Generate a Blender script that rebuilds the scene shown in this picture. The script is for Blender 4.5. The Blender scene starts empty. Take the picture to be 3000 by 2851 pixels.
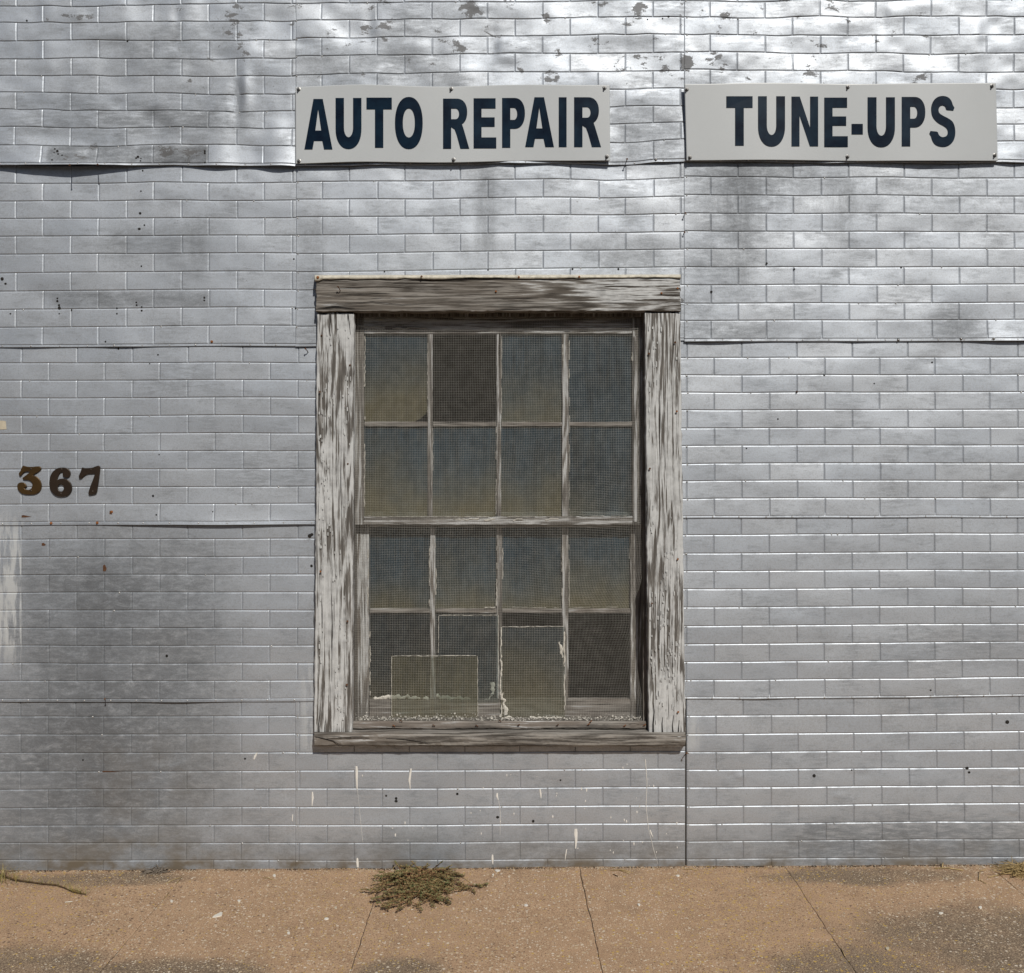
import bpy, bmesh, math, random
import numpy as np
from mathutils import Vector

sc = bpy.context.scene
rad = math.radians

# ------------------------------------------------------------------ camera
D = 4.0                      # metres from the wall
VX, VY, PX = 1530.0, 1389.0, 750.0
CAMX, CAMZ = (VX - 1500) / PX, (2535 - VY) / PX
cam = bpy.data.cameras.new('camera')
cam.sensor_width = 36.0
cam.lens = 36.0
cam.shift_x = (1500 - VX) / 3000
cam.shift_y = (VY - 1425.5) / 3000
cam.clip_start = 0.05
cam.clip_end = 800
camo = bpy.data.objects.new('camera', cam)
sc.collection.objects.link(camo)
camo.location = (CAMX, -D, CAMZ)
camo.rotation_euler = (rad(90), 0, 0)
sc.camera = camo

# ------------------------------------------------------------------ sky, sun, exposure
SUN_EL, SUN_AZ = rad(42), rad(19)
w = bpy.data.worlds.new('World')
sc.world = w
w.use_nodes = True
wt = w.node_tree
bg = wt.nodes['Background']
sky = wt.nodes.new('ShaderNodeTexSky')
sky.sky_type = 'NISHITA'
sky.sun_disc = False
sky.sun_elevation = SUN_EL
sky.sun_rotation = math.pi - SUN_AZ
sky.air_density = 1.0
sky.dust_density = 1.2
wt.links.new(sky.outputs[0], bg.inputs[0])
bg.inputs[1].default_value = 0.05
sd = Vector((math.sin(SUN_AZ) * math.cos(SUN_EL), -math.cos(SUN_AZ) * math.cos(SUN_EL), math.sin(SUN_EL)))
sun = bpy.data.lights.new('sun', 'SUN')
sun.energy = 4.8
sun.angle = rad(0.53)
sun.color = (1.0, 0.940, 0.845)
suno = bpy.data.objects.new('sun', sun)
sc.collection.objects.link(suno)
suno.location = sd * 30
suno.rotation_euler = (-sd).to_track_quat('-Z', 'Y').to_euler()
vs = sc.view_settings
vs.view_transform = 'Standard'
vs.look = 'None'
vs.exposure = -0.42
vs.gamma = 1.0
vs.use_curve_mapping = False
sc.cycles.max_bounces = 6
sc.cycles.diffuse_bounces = 3
sc.cycles.glossy_bounces = 3
sc.cycles.caustics_reflective = False
sc.cycles.caustics_refractive = False
sc.cycles.transparent_max_bounces = 12
sc.cycles.use_denoising = True
sc.cycles.use_adaptive_sampling = True
sc.cycles.adaptive_threshold = 0.015

# ------------------------------------------------------------------ helpers
def P(px, py, d=0.0):
    """point that the photograph shows at (px, py), d metres in front of the wall"""
    s = (D - d) / D
    X, Y = VX + (px - VX) * s, VY + (py - VY) * s
    return ((X - 1500) / PX, -d, (2535 - Y) / PX)

def W(px, py, d=0.0):
    """wall-plane pixel to world, no depth compensation"""
    return ((px - 1500) / PX, -d, (2535 - py) / PX)

def zg(x):
    return -0.0067 + 0.006 * x

def G(px, py, h=0.0):
    """point on the sidewalk under photo pixel (px, py), h metres above it"""
    r = (2537 - VY) / (py - VY)
    x = CAMX + (px - VX) / PX * r
    return (x, -(D - D * r), zg(x) + h)

def link(o, parent=None):
    sc.collection.objects.link(o)
    if parent is not None:
        o.parent = parent
    return o

def tag(o, label=None, cat=None, group=None, kind=None):
    if label: o['label'] = label
    if cat: o['category'] = cat
    if group: o['group'] = group
    if kind: o['kind'] = kind
    return o

def empty(name, loc=(0, 0, 0)):
    o = bpy.data.objects.new(name, None)
    o.empty_display_size = 0.05
    o.location = loc
    return link(o)

def mesh_obj(name, verts, faces, mat, parent=None, smooth=True):
    me = bpy.data.meshes.new(name)
    me.from_pydata([tuple(v) for v in verts], [], faces)
    if smooth:
        me.polygons.foreach_set('use_smooth', [True] * len(me.polygons))
    me.materials.append(mat)
    me.update()
    o = bpy.data.objects.new(name, me)
    return child(o, parent)

def child(o, parent):
    link(o, parent)
    if parent is not None:
        o.matrix_parent_inverse = parent_inv(parent)
    return o

def parent_inv(p):
    from mathutils import Matrix
    m = Matrix.Translation(p.location)
    if p.parent is not None:
        return Matrix.Identity(4) if not any(p.location) else m.inverted()
    return m.inverted()

def grid_faces(nx, ny, flip=False):
    f = []
    for j in range(ny - 1):
        for i in range(nx - 1):
            a = j * nx + i
            q = (a, a + 1, a + nx + 1, a + nx)
            f.append(q[::-1] if flip else q)
    return f

class MB:
    """collects pieces of one mesh"""
    def __init__(s):
        s.v, s.f = [], []
    def add(s, verts, faces):
        n = len(s.v)
        s.v.extend(verts)
        s.f.extend([tuple(i + n for i in f) for f in faces])
    def box(s, a, b):
        x0, y0, z0 = a; x1, y1, z1 = b
        s.add([(x0,y0,z0),(x1,y0,z0),(x1,y1,z0),(x0,y1,z0),(x0,y0,z1),(x1,y0,z1),(x1,y1,z1),(x0,y1,z1)],
              [(0,3,2,1),(4,5,6,7),(0,1,5,4),(1,2,6,5),(2,3,7,6),(3,0,4,7)])
    def tube(s, pts, r, n=5, cap=True):
        pts = [Vector(p) for p in pts]
        m = len(pts)
        rs = r if isinstance(r, (list, tuple)) else [r] * m
        V = []
        for i, p in enumerate(pts):
            t = (pts[min(i + 1, m - 1)] - pts[max(i - 1, 0)])
            t = t.normalized() if t.length > 1e-9 else Vector((0, 0, 1))
            u = t.cross(Vector((0.31, 0.77, 0.56))).normalized()
            q = t.cross(u)
            for k in range(n):
                a = 2 * math.pi * k / n
                V.append(tuple(p + (u * math.cos(a) + q * math.sin(a)) * rs[i]))
        F = []
        for i in range(m - 1):
            for k in range(n):
                a, b = i * n + k, i * n + (k + 1) % n
                F.append((a, b, b + n, a + n))
        if cap:
            F.append(tuple(range(n))[::-1])
            F.append(tuple(range((m - 1) * n, m * n)))
        s.add(V, F)
    def disc(s, c, r, n=8, h=0.0, axis='y', squash=1.0):
        """a low dome facing -y (wall) or +z (ground)"""
        V, F = [], []
        for k in range(n):
            a = 2 * math.pi * k / n
            u, v = math.cos(a) * r, math.sin(a) * r * squash
            V.append((c[0] + u, c[1], c[2] + v) if axis == 'y' else (c[0] + u, c[1] + v, c[2]))
        for k in range(n):
            a = 2 * math.pi * k / n
            u, v = math.cos(a) * r * .6, math.sin(a) * r * .6 * squash
            V.append((c[0] + u, c[1] - h, c[2] + v) if axis == 'y' else (c[0] + u, c[1] + v, c[2] + h))
        for k in range(n):
            F.append((k, (k + 1) % n, n + (k + 1) % n, n + k))
        F.append(tuple(range(n, 2 * n)))
        s.add(V, F)
    def build(s, name, mat, parent=None, smooth=False):
        return mesh_obj(name, s.v, s.f, mat, parent, smooth)

_rng = np.random.RandomState(7)
_perm = _rng.permutation(256)
_perm = np.concatenate([_perm, _perm])
_val = _rng.rand(256) * 2 - 1
def noise2(x, y, seed=0):
    x = np.asarray(x, float) + seed * 17.31
    y = np.asarray(y, float) + seed * 9.77
    xi, yi = np.floor(x).astype(int), np.floor(y).astype(int)
    fx, fy = x - xi, y - yi
    fx = fx * fx * fx * (fx * (fx * 6 - 15) + 10)
    fy = fy * fy * fy * (fy * (fy * 6 - 15) + 10)
    def h(a, b):
        return _val[_perm[(_perm[a & 255] + b) & 255]]
    return (h(xi, yi) * (1 - fx) + h(xi + 1, yi) * fx) * (1 - fy) + (h(xi, yi + 1) * (1 - fx) + h(xi + 1, yi + 1) * fx) * fy

def sstep(a, b, x):
    t = np.clip((np.asarray(x, float) - a) / (b - a), 0, 1)
    return t * t * (3 - 2 * t)

# ------------------------------------------------------------------ material kit
class NT:
    def __init__(s, name):
        s.m = bpy.data.materials.new(name)
        s.m.use_nodes = True
        s.t = s.m.node_tree
        s.bsdf = s.t.nodes['Principled BSDF']
        s.out = s.t.nodes['Material Output']
        tc = s.t.nodes.new('ShaderNodeTexCoord')
        s.pos = tc.outputs['Object']
        sp = s.t.nodes.new('ShaderNodeSeparateXYZ')
        s.t.links.new(s.pos, sp.inputs[0])
        s.x, s.y, s.z = sp.outputs
        s._px = s._py = None
    def px(s):
        if s._px is None:
            s._px = s.math('ADD', s.math('MULTIPLY', s.x, PX), 1500)
            s._py = s.math('SUBTRACT', 2535, s.math('MULTIPLY', s.z, PX))
        return s._px, s._py
    def inp(s, sock, v):
        if hasattr(v, 'is_output'):
            s.t.links.new(v, sock)
        else:
            sock.default_value = v
    def math(s, op, a, b=0.0, c=None, clamp=False):
        n = s.t.nodes.new('ShaderNodeMath')
        n.operation = op
        n.use_clamp = clamp
        s.inp(n.inputs[0], a); s.inp(n.inputs[1], b)
        if c is not None: s.inp(n.inputs[2], c)
        return n.outputs[0]
    def mul(s, a, b): return s.math('MULTIPLY', a, b)
    def add(s, a, b, clamp=False): return s.math('ADD', a, b, clamp=clamp)
    def mx(s, a, b): return s.math('MAXIMUM', a, b)
    def inv(s, a): return s.math('SUBTRACT', 1.0, a)
    def ramp(s, v, a, b, lo=0.0, hi=1.0, smooth=True):
        n = s.t.nodes.new('ShaderNodeMapRange')
        n.interpolation_type = 'SMOOTHSTEP' if smooth else 'LINEAR'
        if smooth and a > b:
            a, b, lo, hi = b, a, hi, lo
        s.inp(n.inputs[0], v)
        for k, q in zip((1, 2, 3, 4), (a, b, lo, hi)):
            n.inputs[k].default_value = q
        return n.outputs[0]
    def scaled(s, sx, sy, sz, off=(0, 0, 0), src=None):
        n = s.t.nodes.new('ShaderNodeMapping')
        s.t.links.new(src or s.pos, n.inputs[0])
        n.inputs['Scale'].default_value = (sx, sy, sz)
        n.inputs['Location'].default_value = off
        return n.outputs[0]
    def noise(s, scale=1.0, detail=3, rough=0.55, vec=None, dist=0.0, col=False):
        n = s.t.nodes.new('ShaderNodeTexNoise')
        s.t.links.new(vec or s.pos, n.inputs['Vector'])
        n.inputs['Scale'].default_value = scale
        n.inputs['Detail'].default_value = detail
        n.inputs['Roughness'].default_value = rough
        n.inputs['Distortion'].default_value = dist
        return n.outputs['Color' if col else 'Fac']
    def vor(s, scale, vec=None, out='Distance', feature='F1', rnd=1.0):
        n = s.t.nodes.new('ShaderNodeTexVoronoi')
        n.feature = feature
        s.t.links.new(vec or s.pos, n.inputs['Vector'])
        n.inputs['Scale'].default_value = scale
        n.inputs['Randomness'].default_value = rnd
        return n.outputs[out]
    def mix(s, f, a, b):
        n = s.t.nodes.new('ShaderNodeMix')
        n.data_type = 'RGBA'
        s.inp(n.inputs[0], f)
        for k, v in ((6, a), (7, b)):
            if hasattr(v, 'is_output'): s.t.links.new(v, n.inputs[k])
            else: n.inputs[k].default_value = (*v, 1) if len(v) == 3 else v
        return n.outputs[2]
    def box(s, x0, x1, y0, y1, soft=20, softy=None):
        px, py = s.px()
        sy = softy or soft
        a = s.mul(s.ramp(px, x0 - soft / 2, x0 + soft / 2), s.ramp(px, x1 + soft / 2, x1 - soft / 2))
        b = s.mul(s.ramp(py, y0 - sy / 2, y0 + sy / 2), s.ramp(py, y1 + sy / 2, y1 - sy / 2))
        return s.mul(a, b)
    def bump(s, h, strength=0.3, dist=0.001, prev=None):
        n = s.t.nodes.new('ShaderNodeBump')
        n.inputs['Strength'].default_value = strength
        n.inputs['Distance'].default_value = dist
        s.inp(n.inputs['Height'], h)
        if prev is not None: s.t.links.new(prev, n.inputs['Normal'])
        return n.outputs[0]
    def set(s, **k):
        nm = dict(color='Base Color', rough='Roughness', metal='Metallic', normal='Normal', spec='Specular IOR Level',
                  ior='IOR', coat='Coat Weight', coatr='Coat Roughness', sheen='Sheen Weight', alpha='Alpha', trans='Transmission Weight')
        for a, v in k.items():
            if a == 'color' and not hasattr(v, 'is_output'): v = (*v, 1)
            s.inp(s.bsdf.inputs[nm[a]], v)
        return s.m

def attr_rgb(t, name):
    n = t.t.nodes.new('ShaderNodeAttribute')
    n.attribute_name = name
    sp = t.t.nodes.new('ShaderNodeSeparateColor')
    t.t.links.new(n.outputs['Color'], sp.inputs[0])
    return sp.outputs

def mat_metal_paint():
    t = NT('aluminium_paint')
    gr, gv, gh = attr_rgb(t, 'grime')          # where old grime lies: smudged, streaked down, brushed along
    wp_, wb, ww = attr_rgb(t, 'wear')          # flaking, browner towards the foot, whiter paint
    oi = t.t.nodes.new('ShaderNodeObjectInfo')
    mid = t.noise(7.0, 4, 0.65, vec=t.scaled(0.8, 1, 1.2))
    brush = t.noise(1.0, 4, 0.70, vec=t.scaled(14, 14, 72))
    brushv = t.noise(1.0, 4, 0.68, vec=t.scaled(48, 48, 6))
    fine = t.noise(200, 3, 0.75)
    rb = t.add(0.75, t.mul(oi.outputs['Random'], 0.5))
    smud = t.noise(24, 5, 0.75, vec=t.scaled(0.7, 1, 1.5), dist=0.6)
    g = t.mul(t.mul(t.ramp(mid, 0.42, 0.70), t.ramp(brush, 0.34, 0.66)), 0.36)
    g = t.add(g, t.mul(t.mul(t.ramp(smud, 0.52, 0.72), t.ramp(brush, 0.40, 0.60)), 0.26))
    g = t.add(g, t.mul(t.mul(gr, rb), t.ramp(t.add(t.mul(smud, 0.75), t.mul(brush, 0.25)), 0.32, 0.60, 0.14, 1.0)))
    g = t.add(g, t.mul(gv, t.ramp(t.add(t.mul(brushv, 0.6), t.mul(smud, 0.4)), 0.28, 0.64, 0.15, 1.0)))
    g = t.add(g, t.mul(gh, t.ramp(brush, 0.36, 0.60)))
    g = t.mul(g, t.add(1.0, t.mul(fine, 1.5)))
    g = t.math('DIVIDE', g, t.add(1.0, t.mul(g, 0.80)))
    base = t.mix(oi.outputs['Random'], (0.478, 0.526, 0.596), (0.520, 0.562, 0.622))
    base = t.mix(t.mul(t.ramp(fine, 0.40, 0.70), 0.50), base, (0.34, 0.35, 0.365))
    col = t.mix(g, base, (0.112, 0.122, 0.136))
    br = t.mul(wb, t.ramp(mid, 0.32, 0.66))
    col = t.mix(br, col, (0.17, 0.145, 0.112))
    pv = t.add(t.mul(t.noise(9.0, 2, 0.6, vec=t.scaled(1, 1, 1.3, (2, 0, 7))), 0.60), t.mul(smud, 0.40))
    pv = t.add(pv, t.mul(t.math('SUBTRACT', fine, 0.5), 0.12))
    peel = t.mul(t.ramp(t.add(pv, t.mul(wp_, 0.078)), 0.645, 0.667), t.ramp(wp_, 0.02, 0.2))
    tiny = t.ramp(t.noise(80, 2, 0.7), 0.745, 0.76)
    peel = t.mx(peel, t.mul(tiny, 0.8))
    col = t.mix(t.mul(peel, 0.8), col, (0.135, 0.135, 0.14))
    wpm = t.mul(ww, t.ramp(brushv, 0.40, 0.56))
    col = t.mix(t.mul(wpm, 0.75), col, (0.60, 0.625, 0.64))
    dull = t.math('MINIMUM', t.add(t.add(g, br), t.add(peel, t.mul(wpm, 0.6))), 1.0)
    rough = t.add(t.add(0.50, t.mul(dull, 0.16)), t.mul(brush, 0.12))
    metal = t.math('SUBTRACT', 0.72, t.mul(dull, 0.26))
    nb = t.bump(t.add(t.noise(520, 1, 0.5), t.mul(t.noise(1.0, 2, 0.6, vec=t.scaled(22, 22, 80)), 0.7)), 0.24, 0.0007)
    return t.set(color=col, rough=rough, metal=metal, normal=nb)

def mat_wood(name, vertical=True, paint=0.5, warm=0.0, dark=0.0, grade=None, cr=0.0):
    t = NT(name)
    oi = t.t.nodes.new('ShaderNodeObjectInfo')
    rnd = t.mul(oi.outputs['Random'], 37.0)
    cx = t.t.nodes.new('ShaderNodeCombineXYZ')
    t.inp(cx.inputs[0], rnd); t.inp(cx.inputs[1], rnd); t.inp(cx.inputs[2], t.mul(rnd, 0.7))
    va = t.t.nodes.new('ShaderNodeVectorMath')
    va.operation = 'ADD'
    t.t.links.new(t.pos, va.inputs[0]); t.t.links.new(cx.outputs[0], va.inputs[1])
    q = va.outputs[0]
    def sc_(a, l):           # a across the grain, l along it
        return t.scaled(*((a, a, l) if vertical else (l, a, a)), src=q)
    figure = t.noise(1.0, 2, 0.5, vec=sc_(9, 0.75), dist=0.25)
    rings = t.math('SINE', t.mul(figure, 85.0))
    fibre = t.noise(1.0, 4, 0.72, vec=sc_(190, 4.5))
    fib2 = t.noise(1.0, 4, 0.70, vec=sc_(85, 5.5))
    big = t.noise(1.0, 4, 0.6, vec=sc_(10, 2.0))
    grain = t.add(t.mul(rings, 0.06), t.add(t.mul(fibre, 0.55), t.mul(fib2, 0.45)))
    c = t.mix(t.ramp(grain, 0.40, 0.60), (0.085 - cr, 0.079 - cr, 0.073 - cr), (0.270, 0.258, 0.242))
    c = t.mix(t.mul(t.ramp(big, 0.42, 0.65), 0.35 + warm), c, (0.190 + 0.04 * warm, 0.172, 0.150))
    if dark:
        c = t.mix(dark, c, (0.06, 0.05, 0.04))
    crack = t.mul(t.ramp(t.noise(1.0, 3, 0.6, vec=sc_(150, 3.0)), 0.630 - cr, 0.68 - cr), t.ramp(big, 0.3, 0.5))
    v = t.add(t.add(t.mul(rings, 0.045), t.mul(fib2, 0.40)), t.add(t.mul(fibre, 0.50), t.mul(big, 0.46)))
    if grade:      # more paint left towards one end
        px, py = t.px()
        v = t.add(v, t.ramp(px, grade[0], grade[1], grade[2], grade[3]))
    thr = 0.83 - 0.36 * paint
    pm = t.ramp(v, thr - 0.030, thr + 0.035)
    pm = t.mul(pm, t.inv(crack))
    if paint <= 0.01:
        pm = t.mul(pm, 0.0)
    pc = t.mix(t.ramp(t.add(t.mul(t.noise(30, 3, 0.6), 0.5), t.mul(fibre, 0.5)), 0.35, 0.6), (0.355, 0.365, 0.375), (0.555, 0.575, 0.590))
    col = t.mix(t.mul(pm, 0.9), c, pc)
    col = t.mix(crack, col, (0.020, 0.017, 0.014))
    h = t.add(t.mul(grain, 0.6), t.mul(pm, 0.25))
    h = t.math('SUBTRACT', h, t.mul(crack, 1.0))
    nb = t.bump(h, 0.9, 0.0016)
    return t.set(color=col, rough=t.add(0.62, t.mul(fibre, 0.3)), normal=nb, spec=0.3)

def mat_simple(name, col, rough=0.6, metal=0.0, var=0.25, scale=40, bump=0.2, bd=0.0008, spec=0.5, col2=None):
    t = NT(name)
    n = t.noise(scale, 4, 0.6)
    c2 = col2 or tuple(c * (1 - var) for c in col)
    c = t.mix(t.ramp(n, 0.3, 0.7), col, c2)
    return t.set(color=c, rough=t.add(rough - 0.08, t.mul(n, 0.16)), metal=metal, spec=spec,
                 normal=t.bump(t.noise(scale * 6, 3, 0.6), bump, bd))

def mat_glass(name, dirt, film_reflection=(0.066, 0.118, 0.165), dust_reflection=(0.215, 0.195, 0.120)):
    """thin old pane: clear, reflecting, grimy, with blue sky and tan ground reflections painted into its grime tint"""
    t = NT(name)
    T = t.t
    tr = T.nodes.new('ShaderNodeBsdfTransparent')
    tr.inputs[0].default_value = (0.93, 0.955, 0.945, 1)
    gl = T.nodes.new('ShaderNodeBsdfGlossy')
    gl.inputs['Roughness'].default_value = 0.05
    wob_ = t.bump(t.noise(7, 1, 0.5), 0.35, 0.01)
    T.links.new(wob_, gl.inputs['Normal'])
    lw = T.nodes.new('ShaderNodeLayerWeight')
    lw.inputs[0].default_value = 0.5
    m1 = T.nodes.new('ShaderNodeMixShader')
    t.inp(m1.inputs[0], t.add(0.045, t.mul(t.math('POWER', lw.outputs['Facing'], 5.0), 0.9)))
    T.links.new(tr.outputs[0], m1.inputs[1]); T.links.new(gl.outputs[0], m1.inputs[2])
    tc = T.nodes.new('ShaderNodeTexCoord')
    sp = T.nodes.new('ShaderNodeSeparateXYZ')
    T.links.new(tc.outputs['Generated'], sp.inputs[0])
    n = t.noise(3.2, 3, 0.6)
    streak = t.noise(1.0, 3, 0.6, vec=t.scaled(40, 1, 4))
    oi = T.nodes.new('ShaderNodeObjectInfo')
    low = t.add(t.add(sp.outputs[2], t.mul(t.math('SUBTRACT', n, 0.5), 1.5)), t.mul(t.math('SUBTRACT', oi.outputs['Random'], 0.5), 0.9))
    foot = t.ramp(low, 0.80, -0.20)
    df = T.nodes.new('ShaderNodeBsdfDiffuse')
    T.links.new(t.mix(foot, film_reflection, dust_reflection), df.inputs[0])  # sky-blue and ground-tan reflections are painted into the grime colour
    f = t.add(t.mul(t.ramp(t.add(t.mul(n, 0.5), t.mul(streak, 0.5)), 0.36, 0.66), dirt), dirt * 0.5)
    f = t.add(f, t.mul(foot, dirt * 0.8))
    f = t.math('MINIMUM', t.add(f, t.mul(t.ramp(t.noise(70, 2, 0.7), 0.68, 0.75), 0.10)), 0.9)
    m2 = T.nodes.new('ShaderNodeMixShader')
    t.inp(m2.inputs[0], f)
    T.links.new(m1.outputs[0], m2.inputs[1]); T.links.new(df.outputs[0], m2.inputs[2])
    T.links.new(m2.outputs[0], t.out.inputs[0])
    return t.m

def mat_concrete():
    t = NT('aggregate_concrete')
    big = t.noise(1.6, 5, 0.6)
    mid = t.noise(9, 5, 0.65)
    fine = t.noise(230, 3, 0.7)
    fine2 = t.noise(620, 2, 0.6)
    wv = t.pos
    c = t.mix(t.ramp(mid, 0.3, 0.7), (0.490, 0.325, 0.208), (0.405, 0.265, 0.168))
    # weathered grey where the tan dust has gone: old stains, each with its own outline
    wide = t.noise(3.2, 4, 0.65)
    def blob(gx, gy, rx, ry):
        a = t.mul(t.math('SUBTRACT', t.x, gx), 1 / rx)
        b = t.mul(t.math('SUBTRACT', t.y, gy), 1 / ry)
        d2 = t.add(t.mul(a, a), t.mul(b, b))
        return t.ramp(d2, 1.0, 0.0)
    st = None
    for (px_, py_, rx, ry) in [(2930, 2780, .62, .42), (2560, 2850, .42, .26), (430, 2870, .55, .20), (60, 2830, .35, .22), (2560, 2570, .50, .12), (1180, 2850, .22, .16), (300, 2565, .45, .10)]:
        g = G(px_, py_)
        b = blob(g[0], g[1], rx, ry)
        st = b if st is None else t.mx(st, b)
    st = t.add(t.mul(st, 0.42), t.add(t.mul(wide, 0.75), t.mul(mid, 0.25)))
    st = t.mul(t.ramp(st, 0.50, 0.95), 0.80)
    c = t.mix(st, c, (0.140, 0.116, 0.090))
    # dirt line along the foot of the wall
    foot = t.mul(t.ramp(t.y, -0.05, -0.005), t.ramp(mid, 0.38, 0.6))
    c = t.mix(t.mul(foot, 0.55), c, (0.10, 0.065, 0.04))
    # sand grains
    c = t.mix(t.ramp(fine, 0.52, 0.66), c, (0.48, 0.375, 0.26))
    c = t.mix(t.ramp(fine, 0.47, 0.34), c, (0.070, 0.050, 0.034))
    c = t.mix(t.mul(t.ramp(fine2, 0.62, 0.75), 0.6), c, (0.60, 0.50, 0.36))
    # exposed pebbles of three sizes
    for scale, thr, rate, seed in ((120, 0.38, 0.64, 3.1), (62, 0.33, 0.74, 7.7)):
        v = t.scaled(1.0, 1.0, 1.0, (seed, seed * 2, 0))
        dd = t.add(t.vor(scale, v), t.mul(t.math('SUBTRACT', fine, 0.5), 0.22))
        rc = t.vor(scale, v, out='Color')
        sp = t.t.nodes.new('ShaderNodeSeparateColor')
        t.t.links.new(rc, sp.inputs[0])
        m = t.mul(t.ramp(dd, thr, thr - 0.07), t.ramp(sp.outputs[0], rate - 0.01, rate + 0.01))
        pc = t.mix(t.ramp(sp.outputs[1], 0.2, 0.8), (0.56, 0.45, 0.31), (0.70, 0.63, 0.53))
        pc = t.mix(t.ramp(sp.outputs[2], 0.70, 0.74), pc, (0.52, 0.36, 0.10))
        pc = t.mix(t.ramp(sp.outputs[2], 0.18, 0.14), pc, (0.16, 0.11, 0.08))
        c = t.mix(t.mul(m, 0.9), c, pc)
    nb = t.bump(t.add(fine, t.mul(fine2, 0.5)), 0.7, 0.0022)
    nb = t.bump(t.noise(24, 4, 0.6), 0.4, 0.005, nb)
    return t.set(color=c, rough=0.88, normal=nb, spec=0.25)

M = {}
M['siding'] = mat_metal_paint()
M['jamb'] = mat_wood('weathered_white_wood', True, 0.50)
M['header'] = mat_wood('weathered_header_wood', False, 0.30, 0.1, 0.0, (1250, 1950, -0.12, 0.07), 0.045)
M['sill'] = mat_wood('bare_sill_wood', False, 0.06, 0.15, 0.0, None, 0.02)
M['strip'] = mat_wood('bare_strip_wood', False, 0.04, 0.3)
M['sash_v'] = mat_wood('old_sash_wood', True, 0.34, 0.1, 0.0)
M['sash_h'] = mat_wood('old_rail_wood', False, 0.38, 0.1, 0.0)
M['sash_bare'] = mat_wood('bare_rail_wood', False, 0.12, 0.25, 0.0)
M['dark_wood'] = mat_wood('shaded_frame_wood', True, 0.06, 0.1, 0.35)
M['flash'] = mat_simple('cream_flashing', (0.62, 0.59, 0.50), 0.5, 0.0, 0.35, 60, 0.3)
M['putty'] = mat_simple('old_putty', (0.52, 0.505, 0.465), 0.75, 0, 0.25, 120, 0.6, 0.001)
M['flake'] = mat_simple('flaked_paint', (0.55, 0.57, 0.58), 0.65, 0, 0.2, 80, 0.2)
M['rust'] = mat_simple('rusty_iron', (0.13, 0.055, 0.022), 0.8, 0.1, 0.6, 300, 0.5)
M['orange_rust'] = mat_simple('bright_rust', (0.30, 0.11, 0.03), 0.85, 0, 0.5, 300, 0.5)
M['steel'] = mat_simple('dull_steel', (0.30, 0.30, 0.30), 0.42, 0.8, 0.3, 200, 0.1)
M['nail_paint'] = mat_simple('painted_nail', (0.55, 0.555, 0.56), 0.42, 0.6, 0.4, 200, 0.2)
M['wire'] = mat_simple('galvanised_wire', (0.50, 0.49, 0.455), 0.5, 0.3, 0.35, 30, 0.0)
M['sign'] = mat_simple('sign_enamel', (0.475, 0.505, 0.530), 0.34, 0.0, 0.05, 5, 0.05)
M['letter'] = mat_simple('navy_vinyl', (0.002, 0.007, 0.018), 0.30, 0.0, 0.6, 14, 0.05, spec=0.16, col2=(0.003, 0.016, 0.034))
M['bronze'] = mat_simple('bronze_number', (0.085, 0.050, 0.018), 0.38, 0.45, 0.3, 25, 0.1)
M['brown'] = mat_simple('brown_number', (0.040, 0.027, 0.019), 0.40, 0.35, 0.3, 25, 0.1)
M['hole'] = mat_simple('black_hole', (0.012, 0.011, 0.010), 0.9, 0, 0.2, 60)
M['drip'] = mat_simple('white_paint_drip', (0.72, 0.71, 0.68), 0.55, 0, 0.1, 60)
M['core'] = mat_simple('dark_sheathing', (0.055, 0.042, 0.030), 0.9, 0, 0.5, 12)
M['room'] = mat_simple('dim_room', (0.060, 0.052, 0.042), 0.95, 0, 0.6, 2)
M['concrete'] = mat_concrete()
M['soil'] = mat_simple('joint_soil', (0.10, 0.070, 0.046), 0.95, 0, 0.5, 90, 0.8, 0.004)
M['asphalt'] = mat_simple('asphalt', (0.055, 0.054, 0.052), 0.9, 0, 0.3, 60, 0.5, 0.004)
M['lot'] = mat_simple('dry_grass_lot', (0.16, 0.125, 0.065), 0.95, 0, 0.5, 1.5, 0.5, 0.02)
M['kerb'] = mat_simple('kerb_concrete', (0.30, 0.26, 0.21), 0.9, 0, 0.3, 20, 0.4, 0.002)
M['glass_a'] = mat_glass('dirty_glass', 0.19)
M['glass_b'] = mat_glass('dirtier_glass', 0.24)
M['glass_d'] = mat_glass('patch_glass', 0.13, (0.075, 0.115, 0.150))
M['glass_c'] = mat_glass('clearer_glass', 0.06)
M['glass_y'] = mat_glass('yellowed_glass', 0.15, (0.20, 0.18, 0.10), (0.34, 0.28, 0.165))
M['leaf'] = mat_simple('weed_leaf', (0.105, 0.125, 0.045), 0.65, 0, 0.5, 60, 0.1, col2=(0.230, 0.150, 0.065))
M['dry_leaf'] = mat_simple('weed_dry_leaf', (0.30, 0.185, 0.085), 0.7, 0, 0.5, 60, 0.1, col2=(0.16, 0.125, 0.052))
M['stem'] = mat_simple('weed_stem', (0.26, 0.12, 0.06), 0.7, 0, 0.4, 60)
M['straw'] = mat_simple('dry_straw', (0.50, 0.37, 0.17), 0.7, 0, 0.4, 60)
M['grass'] = mat_simple('grass_blade', (0.15, 0.15, 0.045), 0.7, 0, 0.5, 40, col2=(0.36, 0.27, 0.10))
M['runner'] = mat_simple('grass_runner', (0.10, 0.060, 0.030), 0.7, 0, 0.4, 60)
M['grey_twig'] = mat_simple('grey_debris', (0.26, 0.22, 0.18), 0.85, 0, 0.5, 90)
M['chip'] = mat_simple('paint_chip', (0.74, 0.72, 0.66), 0.7, 0, 0.15, 60)
M['dead_leaf'] = mat_simple('dead_leaf', (0.05, 0.045, 0.035), 0.7, 0, 0.4, 60)
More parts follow.
